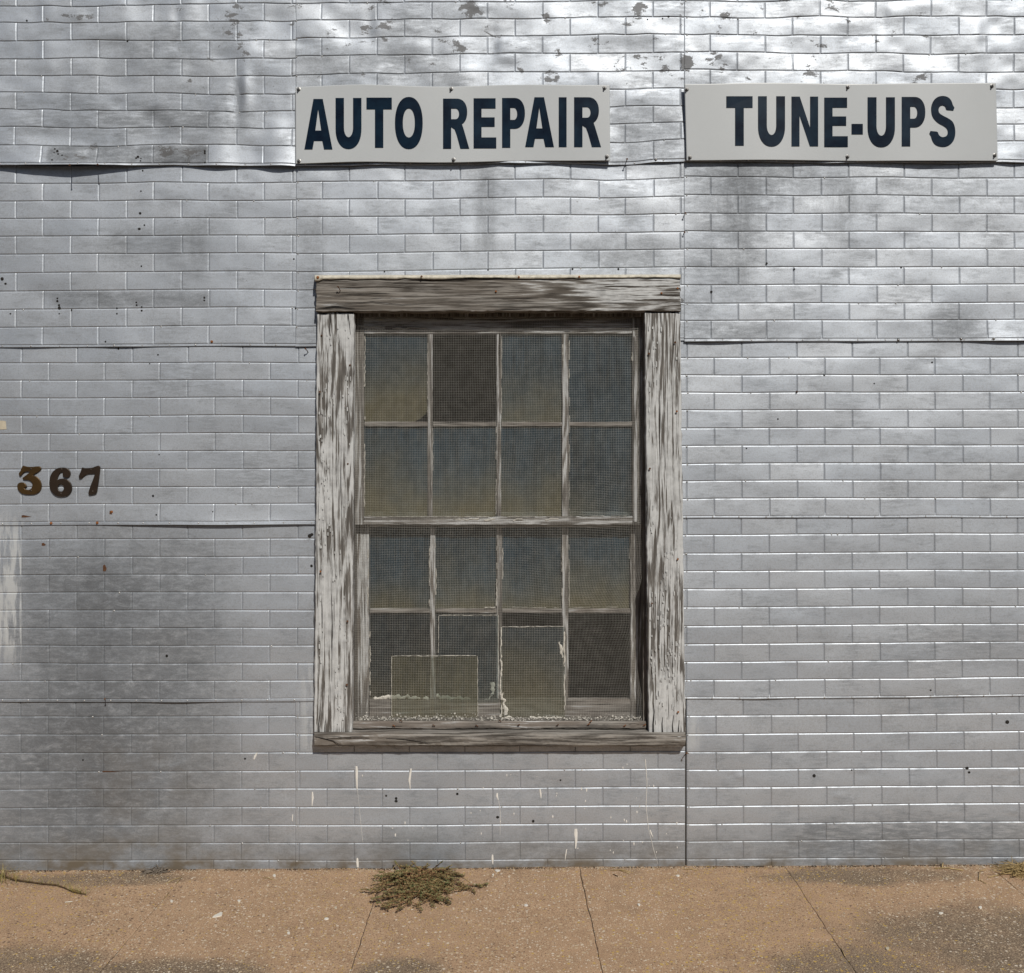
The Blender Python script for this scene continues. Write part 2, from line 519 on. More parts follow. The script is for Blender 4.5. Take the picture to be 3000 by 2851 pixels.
M['sticker'] = mat_simple('tan_sticker', (0.52, 0.47, 0.37), 0.7, 0, 0.15, 60)

# ------------------------------------------------------------------ ground, road, sidewalk
def sheet(name, x0, x1, y0, y1, z, mat):
    o = mesh_obj(name, [(x0, y0, z), (x1, y0, z), (x1, y1, z), (x0, y1, z)], [(0, 1, 2, 3)], mat)
    return tag(o, kind='structure')
sheet('ground', -300, 300, -300, 300, -0.150, M['lot'])
sheet('road', -300, 300, -11.0, -2.30, -0.140, M['asphalt'])
mb = MB()
mb.box((-40, -2.30, -0.30), (40, -2.13, 0.0))
tag(mb.build('kerb', M['kerb']), kind='structure')

side = mesh_obj('sidewalk', [(x, y, zg(max(-4, min(4, x))) - .0030) for y in (-2.125, .10) for x in (-40, -4, 4, 40)], grid_faces(4, 2), M['soil'])
tag(side, kind='structure')
# joints: (x at the wall, x 0.85 m out, half gap)
jts = [(-40, -40, .004), (-3.55, -3.55, .003), (-2.80, -2.80, .003), (-2.03, -2.03, .0014), (-1.261, -1.268, .0011), (-0.495, -0.492, .0013),
       (0.262, 0.287, .0016), (1.065, 1.062, .0011), (1.853, 1.860, .0012), (2.60, 2.60, .003), (3.37, 3.37, .003), (40, 40, .004)]
for k in range(len(jts) - 1):
    a, b = jts[k], jts[k + 1]
    near = abs(a[0]) < 4 and abs(b[0]) < 4
    nu, nv = (40, 60) if near else (6, 12)
    us = [0, 0.0004, 0.0015, .006] + list(np.linspace(0.03, 0.97, nu)) + [.994, 0.9985, 0.9996, 1]
    vsl = [0, 0.002, 0.006] + list(np.linspace(0.02, 0.98, nv)) + [0.994, 0.998, 1]
    V = []
    for v in vsl:
        y = 0.03 - v * 2.15
        # ragged arrises
        ja = float(noise2(y * 22, k * 3.7, 1)) * .0022 + float(noise2(y * 90, k * 3.7, 2)) * .0012
        jb = float(noise2(y * 22, (k + 1) * 3.7, 1)) * .0022 + float(noise2(y * 90, (k + 1) * 3.7, 2)) * .0012
        ga = a[2] * (.25 + 1.3 * abs(float(noise2(y * 14, k * 5.1, 3))))
        gb = b[2] * (.25 + 1.3 * abs(float(noise2(y * 14, (k + 1) * 5.1, 6))))
        xa = a[0] + (a[1] - a[0]) * (-y / .85) + ga + ja
        xb = b[0] + (b[1] - b[0]) * (-y / .85) - gb + jb
        for u in us:
            x = xa + (xb - xa) * u
            edge = min(u, 1 - u) * abs(xb - xa)
            ev = min(v, 1 - v) * 2.15
            e = min(edge, ev)
            dz = -0.10 if (u in (0, 1) or v in (0, 1)) else -0.0008 * max(0, 1 - e / 0.004) ** 2
            dz += float(noise2(x * 5, y * 5, 4)) * .0012 if dz > -.05 else 0
            V.append((x, y, zg(max(-4, min(4, x))) + dz))
    tag(mesh_obj('slab', V, grid_faces(len(us), len(vsl), True), M['concrete'], side))

# ------------------------------------------------------------------ the stamped metal wall
wall = empty('metal_wall', (0, 0, 0))
tag(wall, 'silver painted building wall of pressed metal sheets stamped with a brick pattern', 'wall')

HX0, HX1, HY0, HY1 = 950, 1978, 853, 2150          # window hole in the sheets (behind the casing)
PITCH = 161.5

# explicit dents: px, py, sigma x, sigma y, depth (m, + is outwards)
DENTS = [
    (694, 300, 13, 60, -.0070), (722, 265, 15, 55, .0080), (668, 270, 30, 22, .006), (735, 250, 30, 50, .004), (625, 300, 40, 60, .005), (800, 60, 60, 40, -.007), (640, 40, 50, 60, .006),
    (930, 60, 60, 60, .007), (1040, 95, 50, 40, -.007), (1200, 110, 60, 45, .007), (1330, 60, 60, 50, -.005), (1430, 150, 50, 60, -.008), (1540, 130, 60, 40, .007),
    (1640, 60, 50, 30, .005), (1603, 62, 7, 7, -.004), (1180, 190, 50, 30, -.006), (1760, 30, 60, 30, -.005), (1900, 100, 70, 60, .005),
    (2140, 60, 60, 60, .005), (2320, 140, 60, 40, -.006), (2480, 110, 50, 40, -.006), (2640, 40, 70, 40, .006), (2750, 130, 50, 50, -.005), (2900, 180, 70, 60, -.006), (2960, 90, 40, 40, .005),
    (1085, 70, 16, 44, -.005), (1112, 88, 40, 14, .005), (1445, 120, 12, 40, -.006), (1470, 175, 50, 12, .005), (520, 60, 14, 40, -.004), (880, 130, 36, 12, -.005), (1390, 20, 30, 12, .005), (2330, 60, 40, 12, -.004), (2585, 60, 14, 40, -.004), (2690, 20, 50, 14, .005), (2860, 120, 14, 50, .004), (400, 180, 90, 40, .005), (200, 120, 90, 50, -.005), (300, 300, 100, 50, .004), (120, 400, 90, 40, -.004), (560, 430, 60, 60, -.004), (820, 400, 40, 60, .005),
    (1150, 560, 80, 40, .003), (1400, 620, 70, 60, -.003), (1560, 600, 90, 60, .004), (1800, 640, 80, 60, -.003), (2350, 720, 60, 30, .003), (2500, 800, 80, 50, -.003), (2800, 600, 100, 60, .003),
    (2730, 1062, 26, 14, -.0025), (2410, 1345, 12, 18, -.002), (2935, 1440, 10, 8, -.002), (2170, 2273, 14, 7, .003), (2143, 2272, 9, 6, -.002), (2455, 2329, 15, 6, .003),
    (2970, 2257, 14, 6, .003), (2966, 2376, 14, 6, .003), (2525, 2268, 30, 10, -.002), (2424, 1894, 8, 7, .002), (2602, 1890, 10, 7, .002), (2345, 1532, 12, 8, .002),
    (845, 2332, 14, 12, -.003), (1970, 2290, 30, 20, -.003), (1640, 2300, 30, 16, -.0025), (1290, 2330, 20, 14, .002), (985, 2280, 30, 14, .0025), (320, 1465, 14, 12, -.002),
    (2150, 2060, 60, 20, .002), (2700, 2100, 70, 30, -.002), (790, 2210, 26, 16, .002), (1100, 2420, 40, 20, .002), (1500, 2440, 60, 20, -.002), (1775, 538, 5, 5, .003),
]
DN = np.array(DENTS)

def dent(px, py):
    px = np.asarray(px, float); py = np.asarray(py, float)
    up = 1 - sstep(380, 620, py)             # the top sheets are badly buckled
    mid = 1 - sstep(900, 1200, py)
    d = noise2(px / 95, py / 70, 1) * (.0006 + .0030 * up + .0008 * mid)
    d = d + noise2(px / 42, py / 30, 2) * (.0003 + .0009 * up + .0003 * mid)
    d = d + noise2(px / 260, py / 170, 3) * .0035
    d = d + noise2(px / 120, py / 60, 6) * .0010
    for (a, b, sx, sy, h) in DENTS:
        m = np.exp(-((px - a) / sx) ** 2 - ((py - b) / sy) ** 2)
        d = d + m * h * (0.62 if sx > 16 else 1.0)
    # the long kicked-in fold near the bottom left
    t = np.clip((px - 435) / 115, 0, 1)
    cy = 2253 + 14 * np.sin(t * math.pi) - 10 * t
    dy = py - cy
    d = d - .005 * np.exp(-(dy / 7) ** 2) * sstep(425, 455, px) * (1 - sstep(525, 555, px)) + .004 * np.exp(-((dy + 12) / 8) ** 2) * sstep(400, 450, px) * (1 - sstep(520, 570, px))
    return d

def wob(px, py):
    up = 1 - sstep(380, 700, py)
    return noise2(px / 190, py / 140, 5) * (.7 + 4.0 * up) + noise2(px / 63, py / 70, 25) * (.2 + 1.5 * up) + noise2(px / 400, py / 300, 8) * 1.4

class Sheet:
    """x0,x1 edges; yl/yr course lines at pixel xl/xr; jo joint offset of first row; lip amplitude list"""
    def __init__(s, x0, x1, yl, yr, xl, xr, ja, jb, first, base, lips=(), lip=7, tilt=.005, top=None):
        s.x0, s.x1, s.yl, s.yr, s.xl, s.xr = x0, x1, yl, yr, xl, xr
        s.ja, s.jb, s.first, s.base, s.lips, s.lip, s.tilt = ja, jb, first, base, lips, lip, tilt
        s.n = len(yl)
    def row_y(s, r, px):
        t = (np.asarray(px, float) - s.xl) / (s.xr - s.xl)
        t = np.clip(t, -.6, 1.6)
        return s.yl[r] + (s.yr[r] - s.yl[r]) * t
    def depth(s, px, py):
        yb = s.row_y(s.n - 1, px) + s.lip
        yt = s.row_y(0, px)
        f = np.clip((py - yt) / (yb - yt), 0, 1)
        d = s.base + s.tilt * f ** 1.5 + dent(px, py) * (0.35 + 0.65 * sstep(0, .12, f))
        e = np.exp(-(yb - py) / 42.0)
        for (cx, sg, h) in s.lips:
            d = d + e * h * 1.45 * np.exp(-((px - cx) / sg) ** 2)
        return np.maximum(d, .0015)

# old grime and wear on the sheets, by place: (x0, x1, y0, y1, soft x, soft y, amount)
Z_SMUDGE = [(80, 640, 1600, 2420, 260, 300, .85), (60, 420, 1640, 1960, 100, 200, .30), (-100, 420, 2020, 2520, 300, 240, .60), (2030, 2260, 490, 760, 120, 160, .30), (2560, 2960, 500, 640, 200, 120, .22), (820, 1400, 1420, 1440, 30, 20, .0), (-100, 3100, 2450, 2570, 300, 70, .34), (150, 612, 432, 482, 10, 10, .95), (155, 612, 856, 898, 40, 18, .65),
            (2060, 2420, 480, 560, 140, 50, .42), (1790, 2000, 310, 470, 70, 70, .42), (2740, 2870, 915, 1000, 90, 70, .62), (2010, 2300, 945, 990, 80, 30, .45), (860, 1330, 150, 250, 120, 60, .30),
            (300, 700, 90, 200, 180, 90, .34), (150, 700, 240, 420, 200, 120, .26), (1150, 1330, 20, 120, 80, 60, .3), (880, 950, 600, 1010, 40, 80, .28), (300, 640, 660, 780, 140, 80, .20), (560, 800, 300, 380, 80, 60, .30), (2000, 2120, 700, 1000, 60, 90, .28), (1700, 1960, 700, 790, 90, 50, .30)]
Z_DOWN = [(330, 390, 660, 800, 60, 120, .14), (460, 520, 650, 880, 60, 120, .12), (2060, 2560, 480, 640, 200, 120, .22), (2130, 2200, 470, 860, 50, 200, .50), (2436, 2504, 480, 720, 50, 120, .24), (1395, 1450, 480, 760, 34, 120, .36), (240, 330, 1560, 2400, 60, 200, .30), (540, 610, 640, 830, 50, 60, .3)]
Z_ALONG = [(2300, 2990, 2400, 2520, 240, 60, .48), (0, 700, 300, 400, 200, 70, .26), (600, 930, 1300, 1420, 120, 60, .22), (430, 640, 1060, 1160, 60, 60, .26), (2560, 2990, 1840, 1960, 160, 60, .22)]
Z_PEEL = [(150, 620, 426, 480, 30, 16, .75), (560, 2700, -40, 262, 240, 70, .58), (1340, 1440, -20, 50, 40, 30, 1.2), (1460, 1520, 110, 150, 30, 20, 1.1), (1310, 1370, 115, 155, 30, 20, 1.1), (1550, 1640, 212, 250, 30, 20, 1.2), (1770, 1945, 165, 212, 40, 26, 1.35), (620, 730, 30, 135, 60, 40, .9), (2010, 2140, 155, 205, 30, 24, 1.2), (2330, 2440, 0, 60, 60, 30, .8), (2660, 2720, 215, 250, 30, 20, 1.1), (1000, 1150, 10, 150, 80, 50, .7), (1990, 2016, 0, 1000, 12, 50, .75), (60, 345, 36, 62, 30, 14, 1.25), (880, 925, 860, 960, 14, 20, .9), (890, 925, 1545, 1590, 12, 12, 1.3)]
Z_BROWN = [(-900, 3900, 2470, 2600, 10, 120, .55), (-900, 3900, 2522, 2620, 10, 18, .5), (200, 700, 2150, 2560, 300, 200, .28)]
Z_WHITE = [(-120, 64, 1530, 1925, 6, 130, 1.0), (2010, 2050, 2105, 2195, 36, 40, .6), (885, 922, 1950, 2200, 26, 60, .6)]
def zone(zs, px, py):
    a = np.zeros_like(np.asarray(px, float))
    for (x0, x1, y0, y1, sx, sy, k) in zs:
        a = a + k * sstep(x0 - sx / 2, x0 + sx / 2, px) * (1 - sstep(x1 - sx / 2, x1 + sx / 2, px)) * sstep(y0 - sy / 2, y0 + sy / 2, py) * (1 - sstep(y1 - sy / 2, y1 + sy / 2, py))
    return np.minimum(a, 1.5)
def paint_wear(me):
    n = len(me.vertices)
    co = np.empty(n * 3); me.vertices.foreach_get('co', co)
    co = co.reshape(-1, 3)
    px, py = co[:, 0] * PX + 1500, 2535 - co[:, 2] * PX
    for nm, zz in (('grime', (Z_SMUDGE, Z_DOWN, Z_ALONG)), ('wear', (Z_PEEL, Z_BROWN, Z_WHITE))):
        at = me.attributes.new(nm, 'FLOAT_COLOR', 'POINT')
        c = np.ones((n, 4))
        for k in range(3): c[:, k] = zone(zz[k], px, py)
        at.data.foreach_set('color', c.ravel())
SH = {}
up = [-762 + 52 * k for k in range(15)]   # courses above the picture
SH['L1'] = Sheet(-900, 868, up + [18, 66, 119, 172, 223, 276, 326, 377, 431, 484], up + [14, 65, 118, 171, 222, 274, 325, 377, 430, 484], 0, 868, 128.5, 49, 0, .004,
                 [(200, 190, .024), (640, 60, .009), (820, 60, .012), (-300, 200, .01)], 6)
SH['M1'] = Sheet(868, 2004, up + [14, 64, 115, 166, 221, 272, 322, 373, 426, 481], up + [5, 53, 106, 160, 213, 262, 312.5, 362, 415, 471], 868, 2004, 943, 862, 0, .006,
                 [(900, 60, .005), (1060, 130, .006), (1320, 60, .003), (1500, 70, .004), (1750, 60, .003), (1930, 50, .005)], 7)
SH['R1'] = Sheet(2004, 3900, up + [5, 52, 105, 157, 209, 261, 314, 365, 416, 471], up + [5, 54, 107, 160, 214, 262, 314, 364, 416, 473], 2004, 3000, 2078.5, 2159, 0, .0075,
                 [(2200, 120, .004), (2450, 60, .003), (2800, 100, .004), (2960, 50, .005)], 6)
SH['L2'] = Sheet(-900, 868, [484, 539.5, 591, 642, 694, 746, 800, 853, 907, 960, 1012], [484, 536, 588, 640, 691, 743, 796, 849, 901, 954, 1008], 0, 868, 49, 128.5, 0, .003,
                 [(100, 60, .002), (360, 60, .004)], 6)
SH['M2'] = Sheet(868, 2004, [478, 534, 586, 638, 691, 745, 798, 851, 904, 957, 1009], [471, 524, 577.5, 628, 681, 732, 784, 836, 888, 940, 992], 868, 2004, 862.5, 945, 0, .005, [], 6)
SH['R2'] = Sheet(2004, 3900, [470, 519, 572, 625.6, 678, 730, 783.6, 836, 890, 940.6, 994], [472, 522, 576, 629, 682, 730, 783, 834, 887, 937, 992], 2004, 3000, 2162, 2082, 0, .0045,
                 [(2090, 110, .007), (2960, 110, .008), (2500, 40, .002)], 7)
SH['L3'] = Sheet(-900, 965, [1013, 1064.5, 1116, 1168, 1220, 1271.5, 1322.5, 1374.5, 1426.5, 1477, 1529], [1008, 1063, 1114, 1165, 1217, 1269, 1321, 1373, 1425, 1475, 1527], 0, 930, 66, 146, 0, .003,
                 [(640, 260, .009)], 9)
SH['R3'] = Sheet(1980, 3900, [994, 1048, 1099, 1150, 1201.5, 1254.7, 1306, 1358.6, 1409, 1461, 1513], [992, 1047, 1098, 1149, 1200, 1253, 1304, 1356, 1407, 1458, 1510], 2004, 3000, 2173, 2092, 0, .003,
                 [(2300, 200, .001)], 5)
SH['L4'] = Sheet(-900, 965, [1531, 1580.5, 1633, 1685.5, 1737, 1789, 1840.5, 1892, 1944, 1995, 2048], [1529, 1578, 1630, 1682, 1734, 1787, 1838, 1890, 1942, 1992, 2045], 0, 930, 64.5, 144.5, 0, .003,
                 [(520, 120, .004), (60, 60, .002)], 8)
SH['R4'] = Sheet(1980, 3900, [1514, 1568, 1622, 1673, 1726, 1779, 1833.5, 1886.7, 1939, 1992, 2043], [1511, 1561.5, 1615.7, 1669, 1721, 1774, 1826, 1879, 1931, 1983, 2035], 2004, 3000, 2172, 2091, 0, .003,
                 [(2230, 60, .003)], 4)
SH['L5'] = Sheet(-900, 866, [2050, 2100, 2153, 2206.5, 2260.5, 2313, 2367, 2419, 2469.5, 2520, 2572], [2046, 2097, 2149, 2203, 2258, 2309, 2362, 2415, 2468, 2519, 2571], 0, 868, 61, 141, 0, .0025, [], 4, .002)
SH['M5'] = Sheet(866, 2006, [2046, 2099, 2151, 2204, 2257, 2309, 2363, 2416, 2468, 2519.5, 2571], [2042, 2095, 2147, 2200, 2252, 2306, 2359, 2412, 2463, 2516, 2568], 868, 2004, 1119.5, 1038.5, 1, .0042, [], 4, .001)
SH['R5'] = Sheet(2012, 3900, [2042, 2097, 2151, 2204, 2256, 2308, 2363, 2415, 2466, 2518, 2570], [2035, 2089, 2141.5, 2195.7, 2248, 2300, 2351, 2405, 2457, 2509, 2562], 2004, 3000, 2177, 2097.5, 0, .0025, [], 4, .002)

SHLAB = {'L1': 'buckled upper sheet left of the AUTO REPAIR sign', 'M1': 'bright buckled sheet behind the AUTO REPAIR sign with peeling paint', 'R1': 'bright upper sheet behind the TUNE-UPS sign'}
GDEP = .0023

def cuts(a, b, step, e1=.5, e2=2.7, e3=3.9, g2=None):
    n = max(2, int(round((b - a - 2 * e3) / step)) + 1)
    f2, f3 = (g2 or e2), (e3 if g2 is None else g2 + 1.2)
    inner = list(np.linspace(a + f3, b - e3, n)) if b - a > f3 + e3 + 2 else [(a + b) / 2]
    return [a + e1] + [a + f2] + inner + [b - e2] + [b - e1]

def brick_mesh(s, r, xa, xb, r2=None, t0=None, t1=None):
    """one stamped brick of sheet s, course r, between pixels xa and xb"""
    xs = np.array(cuts(xa, xb, 9.0))
    h = float(s.row_y(r + 1, xa) - s.row_y(r, xa))
    ts = np.array(cuts(0, h, 7.5, .6, 2.0, 3.2, 2.6)) / h
    X, T = np.meshgrid(xs, ts)
    Y = s.row_y(r, X) * (1 - T) + s.row_y(r + 1, X) * T
    Yw = Y + wob(X, Y)
    dep = s.depth(X, Yw)
    edge = np.zeros_like(X)
    edge[0, :] = edge[-1, :] = 1
    edge[:, 0] = edge[:, -1] = 1
    dep = dep - edge * GDEP
    # each stamped face is very slightly pillowed
    u = (X - xa) / (xb - xa); v = T
    dep = dep + .0005 * np.clip(16 * u * (1 - u) * v * (1 - v), 0, 1) * (1 - edge)
    V = np.stack([(X - 1500) / PX, -dep, (2535 - Yw) / PX], -1).reshape(-1, 3)
    return V, len(xs), len(ts)

FCACHE = {}
def gf(nx, ny):
    if (nx, ny) not in FCACHE:
        FCACHE[(nx, ny)] = grid_faces(nx, ny, True)
    return FCACHE[(nx, ny)]

outer = MB()
for key, s in SH.items():
    # the sheet itself: the groove floor of the stamping and the nailed bottom flange
    xs = np.array(sorted(set(list(np.arange(s.x0, s.x1, 24.0)) + [s.x1])))
    def backing(xs_, mbk, rows, flange=True):
        ys = []
        for r in rows[:-1]:
            for q in (0, .25, .5, .75):
                ys.append((r, q, 0))
        ys.append((rows[-1], 0, 0))
        if flange:
            ys += [(rows[-1], 0, .9), (rows[-1], 0, 1.5), (rows[-1], 0, s.lip * .5), (rows[-1], 0, s.lip - .2), (rows[-1], 0, s.lip), (rows[-1], 0, s.lip + .3)]
        V = []
        for (r, q, off) in ys:
            Y = s.row_y(r, xs_)
            if q: Y = Y * (1 - q) + s.row_y(r + 1, xs_) * q
            Y = Y + off
            Yw = Y + wob(xs_, Y)
            d = s.depth(xs_, Yw)
            if off == 0: d = d - GDEP - .0004
            if off > s.lip: d = np.maximum(d - .004, .001)
            V += list(zip((xs_ - 1500) / PX, -d, (2535 - Yw) / PX))
        mbk.add(V, gf(len(xs_), len(ys)))
    mbk = MB()
    rows_all = list(range(s.n))
    holed = [r for r in rows_all[:-1] if float(s.row_y(r + 1, 1500)) > HY0 and float(s.row_y(r, 1500)) < HY1]
    if s.x0 < HX1 and s.x1 > HX0 and holed:
        lo, hi = holed[0], holed[-1]
        if lo > 0: backing(xs, mbk, list(range(0, lo + 1)), False)
        if s.x0 < HX0:
            xl = np.array(sorted(set([x for x in xs if x < HX0] + [HX0])))
            backing(xl, mbk, list(range(lo, hi + 2)), hi + 1 == s.n - 1)
        if s.x1 > HX1:
            xr = np.array(sorted(set([x for x in xs if x > HX1] + [HX1])))
            backing(xr, mbk, list(range(lo, hi + 2)), hi + 1 == s.n - 1)
        if hi + 1 < s.n - 1: backing(xs, mbk, list(range(hi + 1, s.n)), True)
    else:
        backing(xs, mbk, rows_all)
    sh = mbk.build('siding_sheet', M['siding'], wall, True)
    paint_wear(sh.data)
    for r in range(s.n - 1):
        j0 = s.ja if (r - (15 if s.n > 20 else 0) + s.first) % 2 == 0 else s.jb
        k0 = int(math.floor((s.x0 - j0) / PITCH)) - 1
        edges = [j0 + PITCH * k + float(noise2(k * 1.7, r * 2.3, 9)) * 1.2 for k in range(k0, k0 + 40)]
        pts = [s.x0 - 1.5] + [e for e in edges if s.x0 + 6 < e < s.x1 - 6] + [s.x1 + 1.5]
        for a, b in zip(pts[:-1], pts[1:]):
            ya, yb = float(s.row_y(r, a)), float(s.row_y(r + 1, a))
            segs = [(a, b)]
            if yb > HY0 + 4 and ya < HY1 - 4:
                segs = []
                if a < HX0: segs.append((a, min(b, HX0)))
                if b > HX1: segs.append((max(a, HX1), b))
            for (xa, xb) in segs:
                if xb - xa < 8: continue
                V, nx, nt = brick_mesh(s, r, xa, xb)
                if xb < 4 or xa > 2996 or yb < 4 or ya > 2540:
                    outer.add([tuple(v) for v in V], gf(nx, nt))
                    continue
                me = bpy.data.meshes.new('brick')
                me.from_pydata(V.tolist(), [], gf(nx, nt))
                me.polygons.foreach_set('use_smooth', [True] * len(me.polygons))
                me.materials.append(M['siding'])
                paint_wear(me)
                o = bpy.data.objects.new('brick', me)
                link(o, sh)
    if key in SHLAB:
        sh['label'] = SHLAB[key]
    s.obj = sh
paint_wear(tag(outer.build('brick_courses', M['siding'], wall, True), 'stamped brick courses continuing beyond the nearer sheets', kind='stuff').data)

# dark boards behind the sheets, with the window opening
mb = MB()
a, b = W(HX0 + 6, HY1, 0), W(HX1 - 6, HY0, 0)
mb.box((-3.3, .004, -.12), (a[0], .12, 4.5)); mb.box((b[0], .004, -.12), (3.3, .12, 4.5))
mb.box((a[0], .004, -.12), (b[0], .12, a[2])); mb.box((a[0], .004, b[2]), (b[0], .12, 4.5))
mb.build('sheathing', M['core'], wall)
# unlit room seen through the panes
rx0, rx1, ry0, ry1, rz0, rz1 = -1.9, 1.9, .121, 3.6, -.05, 3.1
V = [(rx0, ry0, rz0), (rx1, ry0, rz0), (rx1, ry1, rz0), (rx0, ry1, rz0), (rx0, ry0, rz1), (rx1, ry0, rz1), (rx1, ry1, rz1), (rx0, ry1, rz1)]
room = mesh_obj('room_interior', V, [(0, 1, 2, 3), (7, 6, 5, 4), (1, 5, 6, 2), (2, 6, 7, 3), (3, 7, 4, 0)], M['room'], None, False)
tag(room, kind='structure')

def sheet_at(px, py):
    best = None
    for k, s in SH.items():
        if s.x0 <= px <= s.x1 and float(s.row_y(0, px)) <= py <= float(s.row_y(s.n - 1, px)) + s.lip:
            d = float(s.depth(px, py))
            if best is None or d > best[0]: best = (d, s)
    return best if best else (.005, SH['L1'])

# nail heads: along flanges, at the sheet edges and scattered in the courses
rng = random.Random(4)
spots = []
for key, s in SH.items():
    if key in ('L5', 'M5', 'R5'): continue
    x = max(s.x0, -20) + 30
    while x < min(s.x1, 3010):
        if not (key == 'M2'):
            spots.append((x, float(s.row_y(s.n - 1, x)) + s.lip * .45, s))
        x += 80 + rng.uniform(-6, 6)
for key, sx in (('M1', 872), ('M2', 873), ('R1', 2009), ('R2', 2010), ('R3', 2012), ('R4', 2009), ('R5', 2016), ('M5', 872)):
    s = SH[key]
    for r in range(s.n - 1):
        y = float(s.row_y(r, sx)) + 2
        if y < 2 or y > 2535: continue
        spots.append((sx + rng.uniform(-2, 3), y, s))
for key, s in SH.items():
    for r in range(1, s.n - 1):
        for _ in range(2):
            if rng.random() < .55:
                x = rng.uniform(max(0, s.x0), min(3000, s.x1))
                y = float(s.row_y(r, x)) + 1
                if y < 0 or y > 2530 or (HX0 - 30 < x < HX1 + 30 and HY0 - 30 < y < HY1 + 40): continue
                spots.append((x, y, s))
per = {}
for (x, y, s) in spots:
    y = y + float(wob(x, y))
    d = float(s.depth(x, y))
    p = W(x, y, d - .0003)
    per.setdefault(id(s), (s, MB()))[1].disc(p, rng.uniform(.0028, .0038), 8, .0022)
for s, m in per.values():
    tag(m.build('nail_heads', M['nail_paint'], s.obj, True), kind='stuff')

# empty screw holes
HOLES = [(2950, 2115, 6), (2384, 2272, 5), (2832, 2250, 5), (2838, 2262, 4), (1340, 2325, 4), (1161, 2338, 4), (1161, 2346, 5), (1132, 2330, 3), (1458, 2393, 5), (1562, 2405, 4), (1642, 2285, 3), (8, 818, 5), (18, 832, 4), (908, 1570, 6), (914, 1566, 5), (913, 1658, 4), (490, 1921, 4), (2724, 2021, 3), (167, 441, 3), (175, 448, 4), (166, 452, 2), (178, 457, 3), (190, 461, 3), (163, 476, 3), (408, 463, 4), (403, 467, 3), (416, 475, 2.5), (417, 468, 2), (604, 447, 3), (604, 453, 3), (605, 481, 2.5),
         (419, 501, 2.5), (414, 561, 2.5), (412, 626, 4), (425, 661, 2.5), (410, 672, 4.5), (416, 781, 2.5), (170, 875, 3), (170, 883, 3.5), (175, 895, 3.5), (176, 903, 4.5), (176, 920, 2.5), (345, 904, 2.5), (345, 920, 2.5),
         (401, 887, 3), (402, 895, 3), (417, 900, 2.5), (417, 911, 3), (600, 873, 3), (600, 881, 3), (212, 909, 2.5), (33, 920, 2.5), (348, 1022, 3), (312, 1002, 2.5), (464, 1040, 3), (440, 1066, 2), (468, 1332, 2), (450, 1453, 3.5),
         (461, 1508, 2.5), (626, 1499, 2), (867, 905, 2.5), (862, 760, 2.5), (375, 122, 3), (80, 62, 3), (244, 2226, 3), (719, 2222, 3), (2325, 790, 3), (2245, 773, 3), (2638, 785, 3), (2083, 856, 4), (2333, 1149, 3.5), (2413, 1100, 3),
         (2730, 1062, 3), (2560, 1124, 2.5), (2278, 1228, 2.5), (1958, 52, 3), (1940, 58, 2.5), (1896, 62, 2.5), (2494, 2255, 2.5), (1127, 797, 2.5), (1430, 792, 2.5), (1677, 790, 3), (1811, 790, 3), (2186, 1314, 2.5)]
m = MB()
for (x, y, r) in HOLES:
    d, s = sheet_at(x, y)
    m.disc(W(x, y, d + .0009), r / PX, 8, .0006, squash=rng.uniform(.8, 1.2))
tag(m.build('screw_holes', M['hole'], wall), 'small dark empty screw holes in the siding', kind='stuff')

# bent nails standing out of the siding, with their shadows
def nail(parent, px, py, tip, r=.0017, head=.0036, mat=None, d0=None):
    """tip: list of (dx px, dy px, d out m) along the nail from the wall outwards"""
    if d0 is None: d0 = sheet_at(px, py)[0]
    pts = [P(px, py, d0 - .002)] + [P(px + a, py + b, d0 + c) for (a, b, c) in tip]
    q = MB()
    q.tube(pts, r, 6)
    e, f = Vector(pts[-2]), Vector(pts[-1])
    dr = (f - e).normalized()
    q.tube([f, f + dr * .0016], head, 8)
    return q.build('nail', mat or M['rust'], parent)
for (x, y, tp) in [(903, 1034, [(-3, -6, .012), (-8, -12, .024)]), (205, 480, [(0, 2, .02), (-1, 4, .045)]), (286, 480, [(0, 1, .015), (0, 2, .03)]), (1836, 471, [(0, -2, .015), (1, -5, .03)]),
                   (2006, 624, [(1, 0, .01), (2, 0, .022)]), (2005, 680, [(0, 0, .008), (1, 0, .016)]), (308, 2052, [(0, -2, .015), (-1, -4, .028)]), (2004, 2215, [(2, -3, .02), (8, -8, .04)]), (2334, 1146, [(0, 0, .004), (1, 2, .007)])]:
    nail(wall, x, y, tp)
for (x, y) in [(152, 1533), (287, 1532), (329, 1500), (622, 1002), (2629, 997), (2813, 994), (2906, 994), (1920, 471)]:
    d, s = sheet_at(x, y)
    m = MB(); m.disc(W(x, y, d + .0002), .0058, 10, .004)
    m.build('screw', M['orange_rust'] if x < 700 else M['steel'], wall, True)
# rusty weep marks by the old screws
for (x, y, ln, wd) in [(66, 1513, 30, 5), (303, 1665, 11, 14), (124, 1595, 12, 6), (301, 2260, 60, 2.5), (323, 1502, 5, 8)]:
    d, s = sheet_at(x, y)
    V = [W(x, y - wd * .6, d + .0012), W(x + 6, y - wd * .8, d + .0012), W(x + ln, y + 1, d + .0012), W(x + 8, y + wd * .6, d + .0012), W(x, y + wd * .6, d + .0012)]
    mesh_obj('rust_mark', V, [(0, 1, 2, 3, 4)], M['rust'], wall, False)
# tan sticker remnant at the left edge
d, s = sheet_at(5, 1246)
mesh_obj('sticker', [W(-30, 1232, d + .0012), W(19, 1233, d + .0012), W(21, 1258, d + .0012), W(-30, 1260, d + .0012)], [(3, 2, 1, 0)], M['sticker'], wall, False)

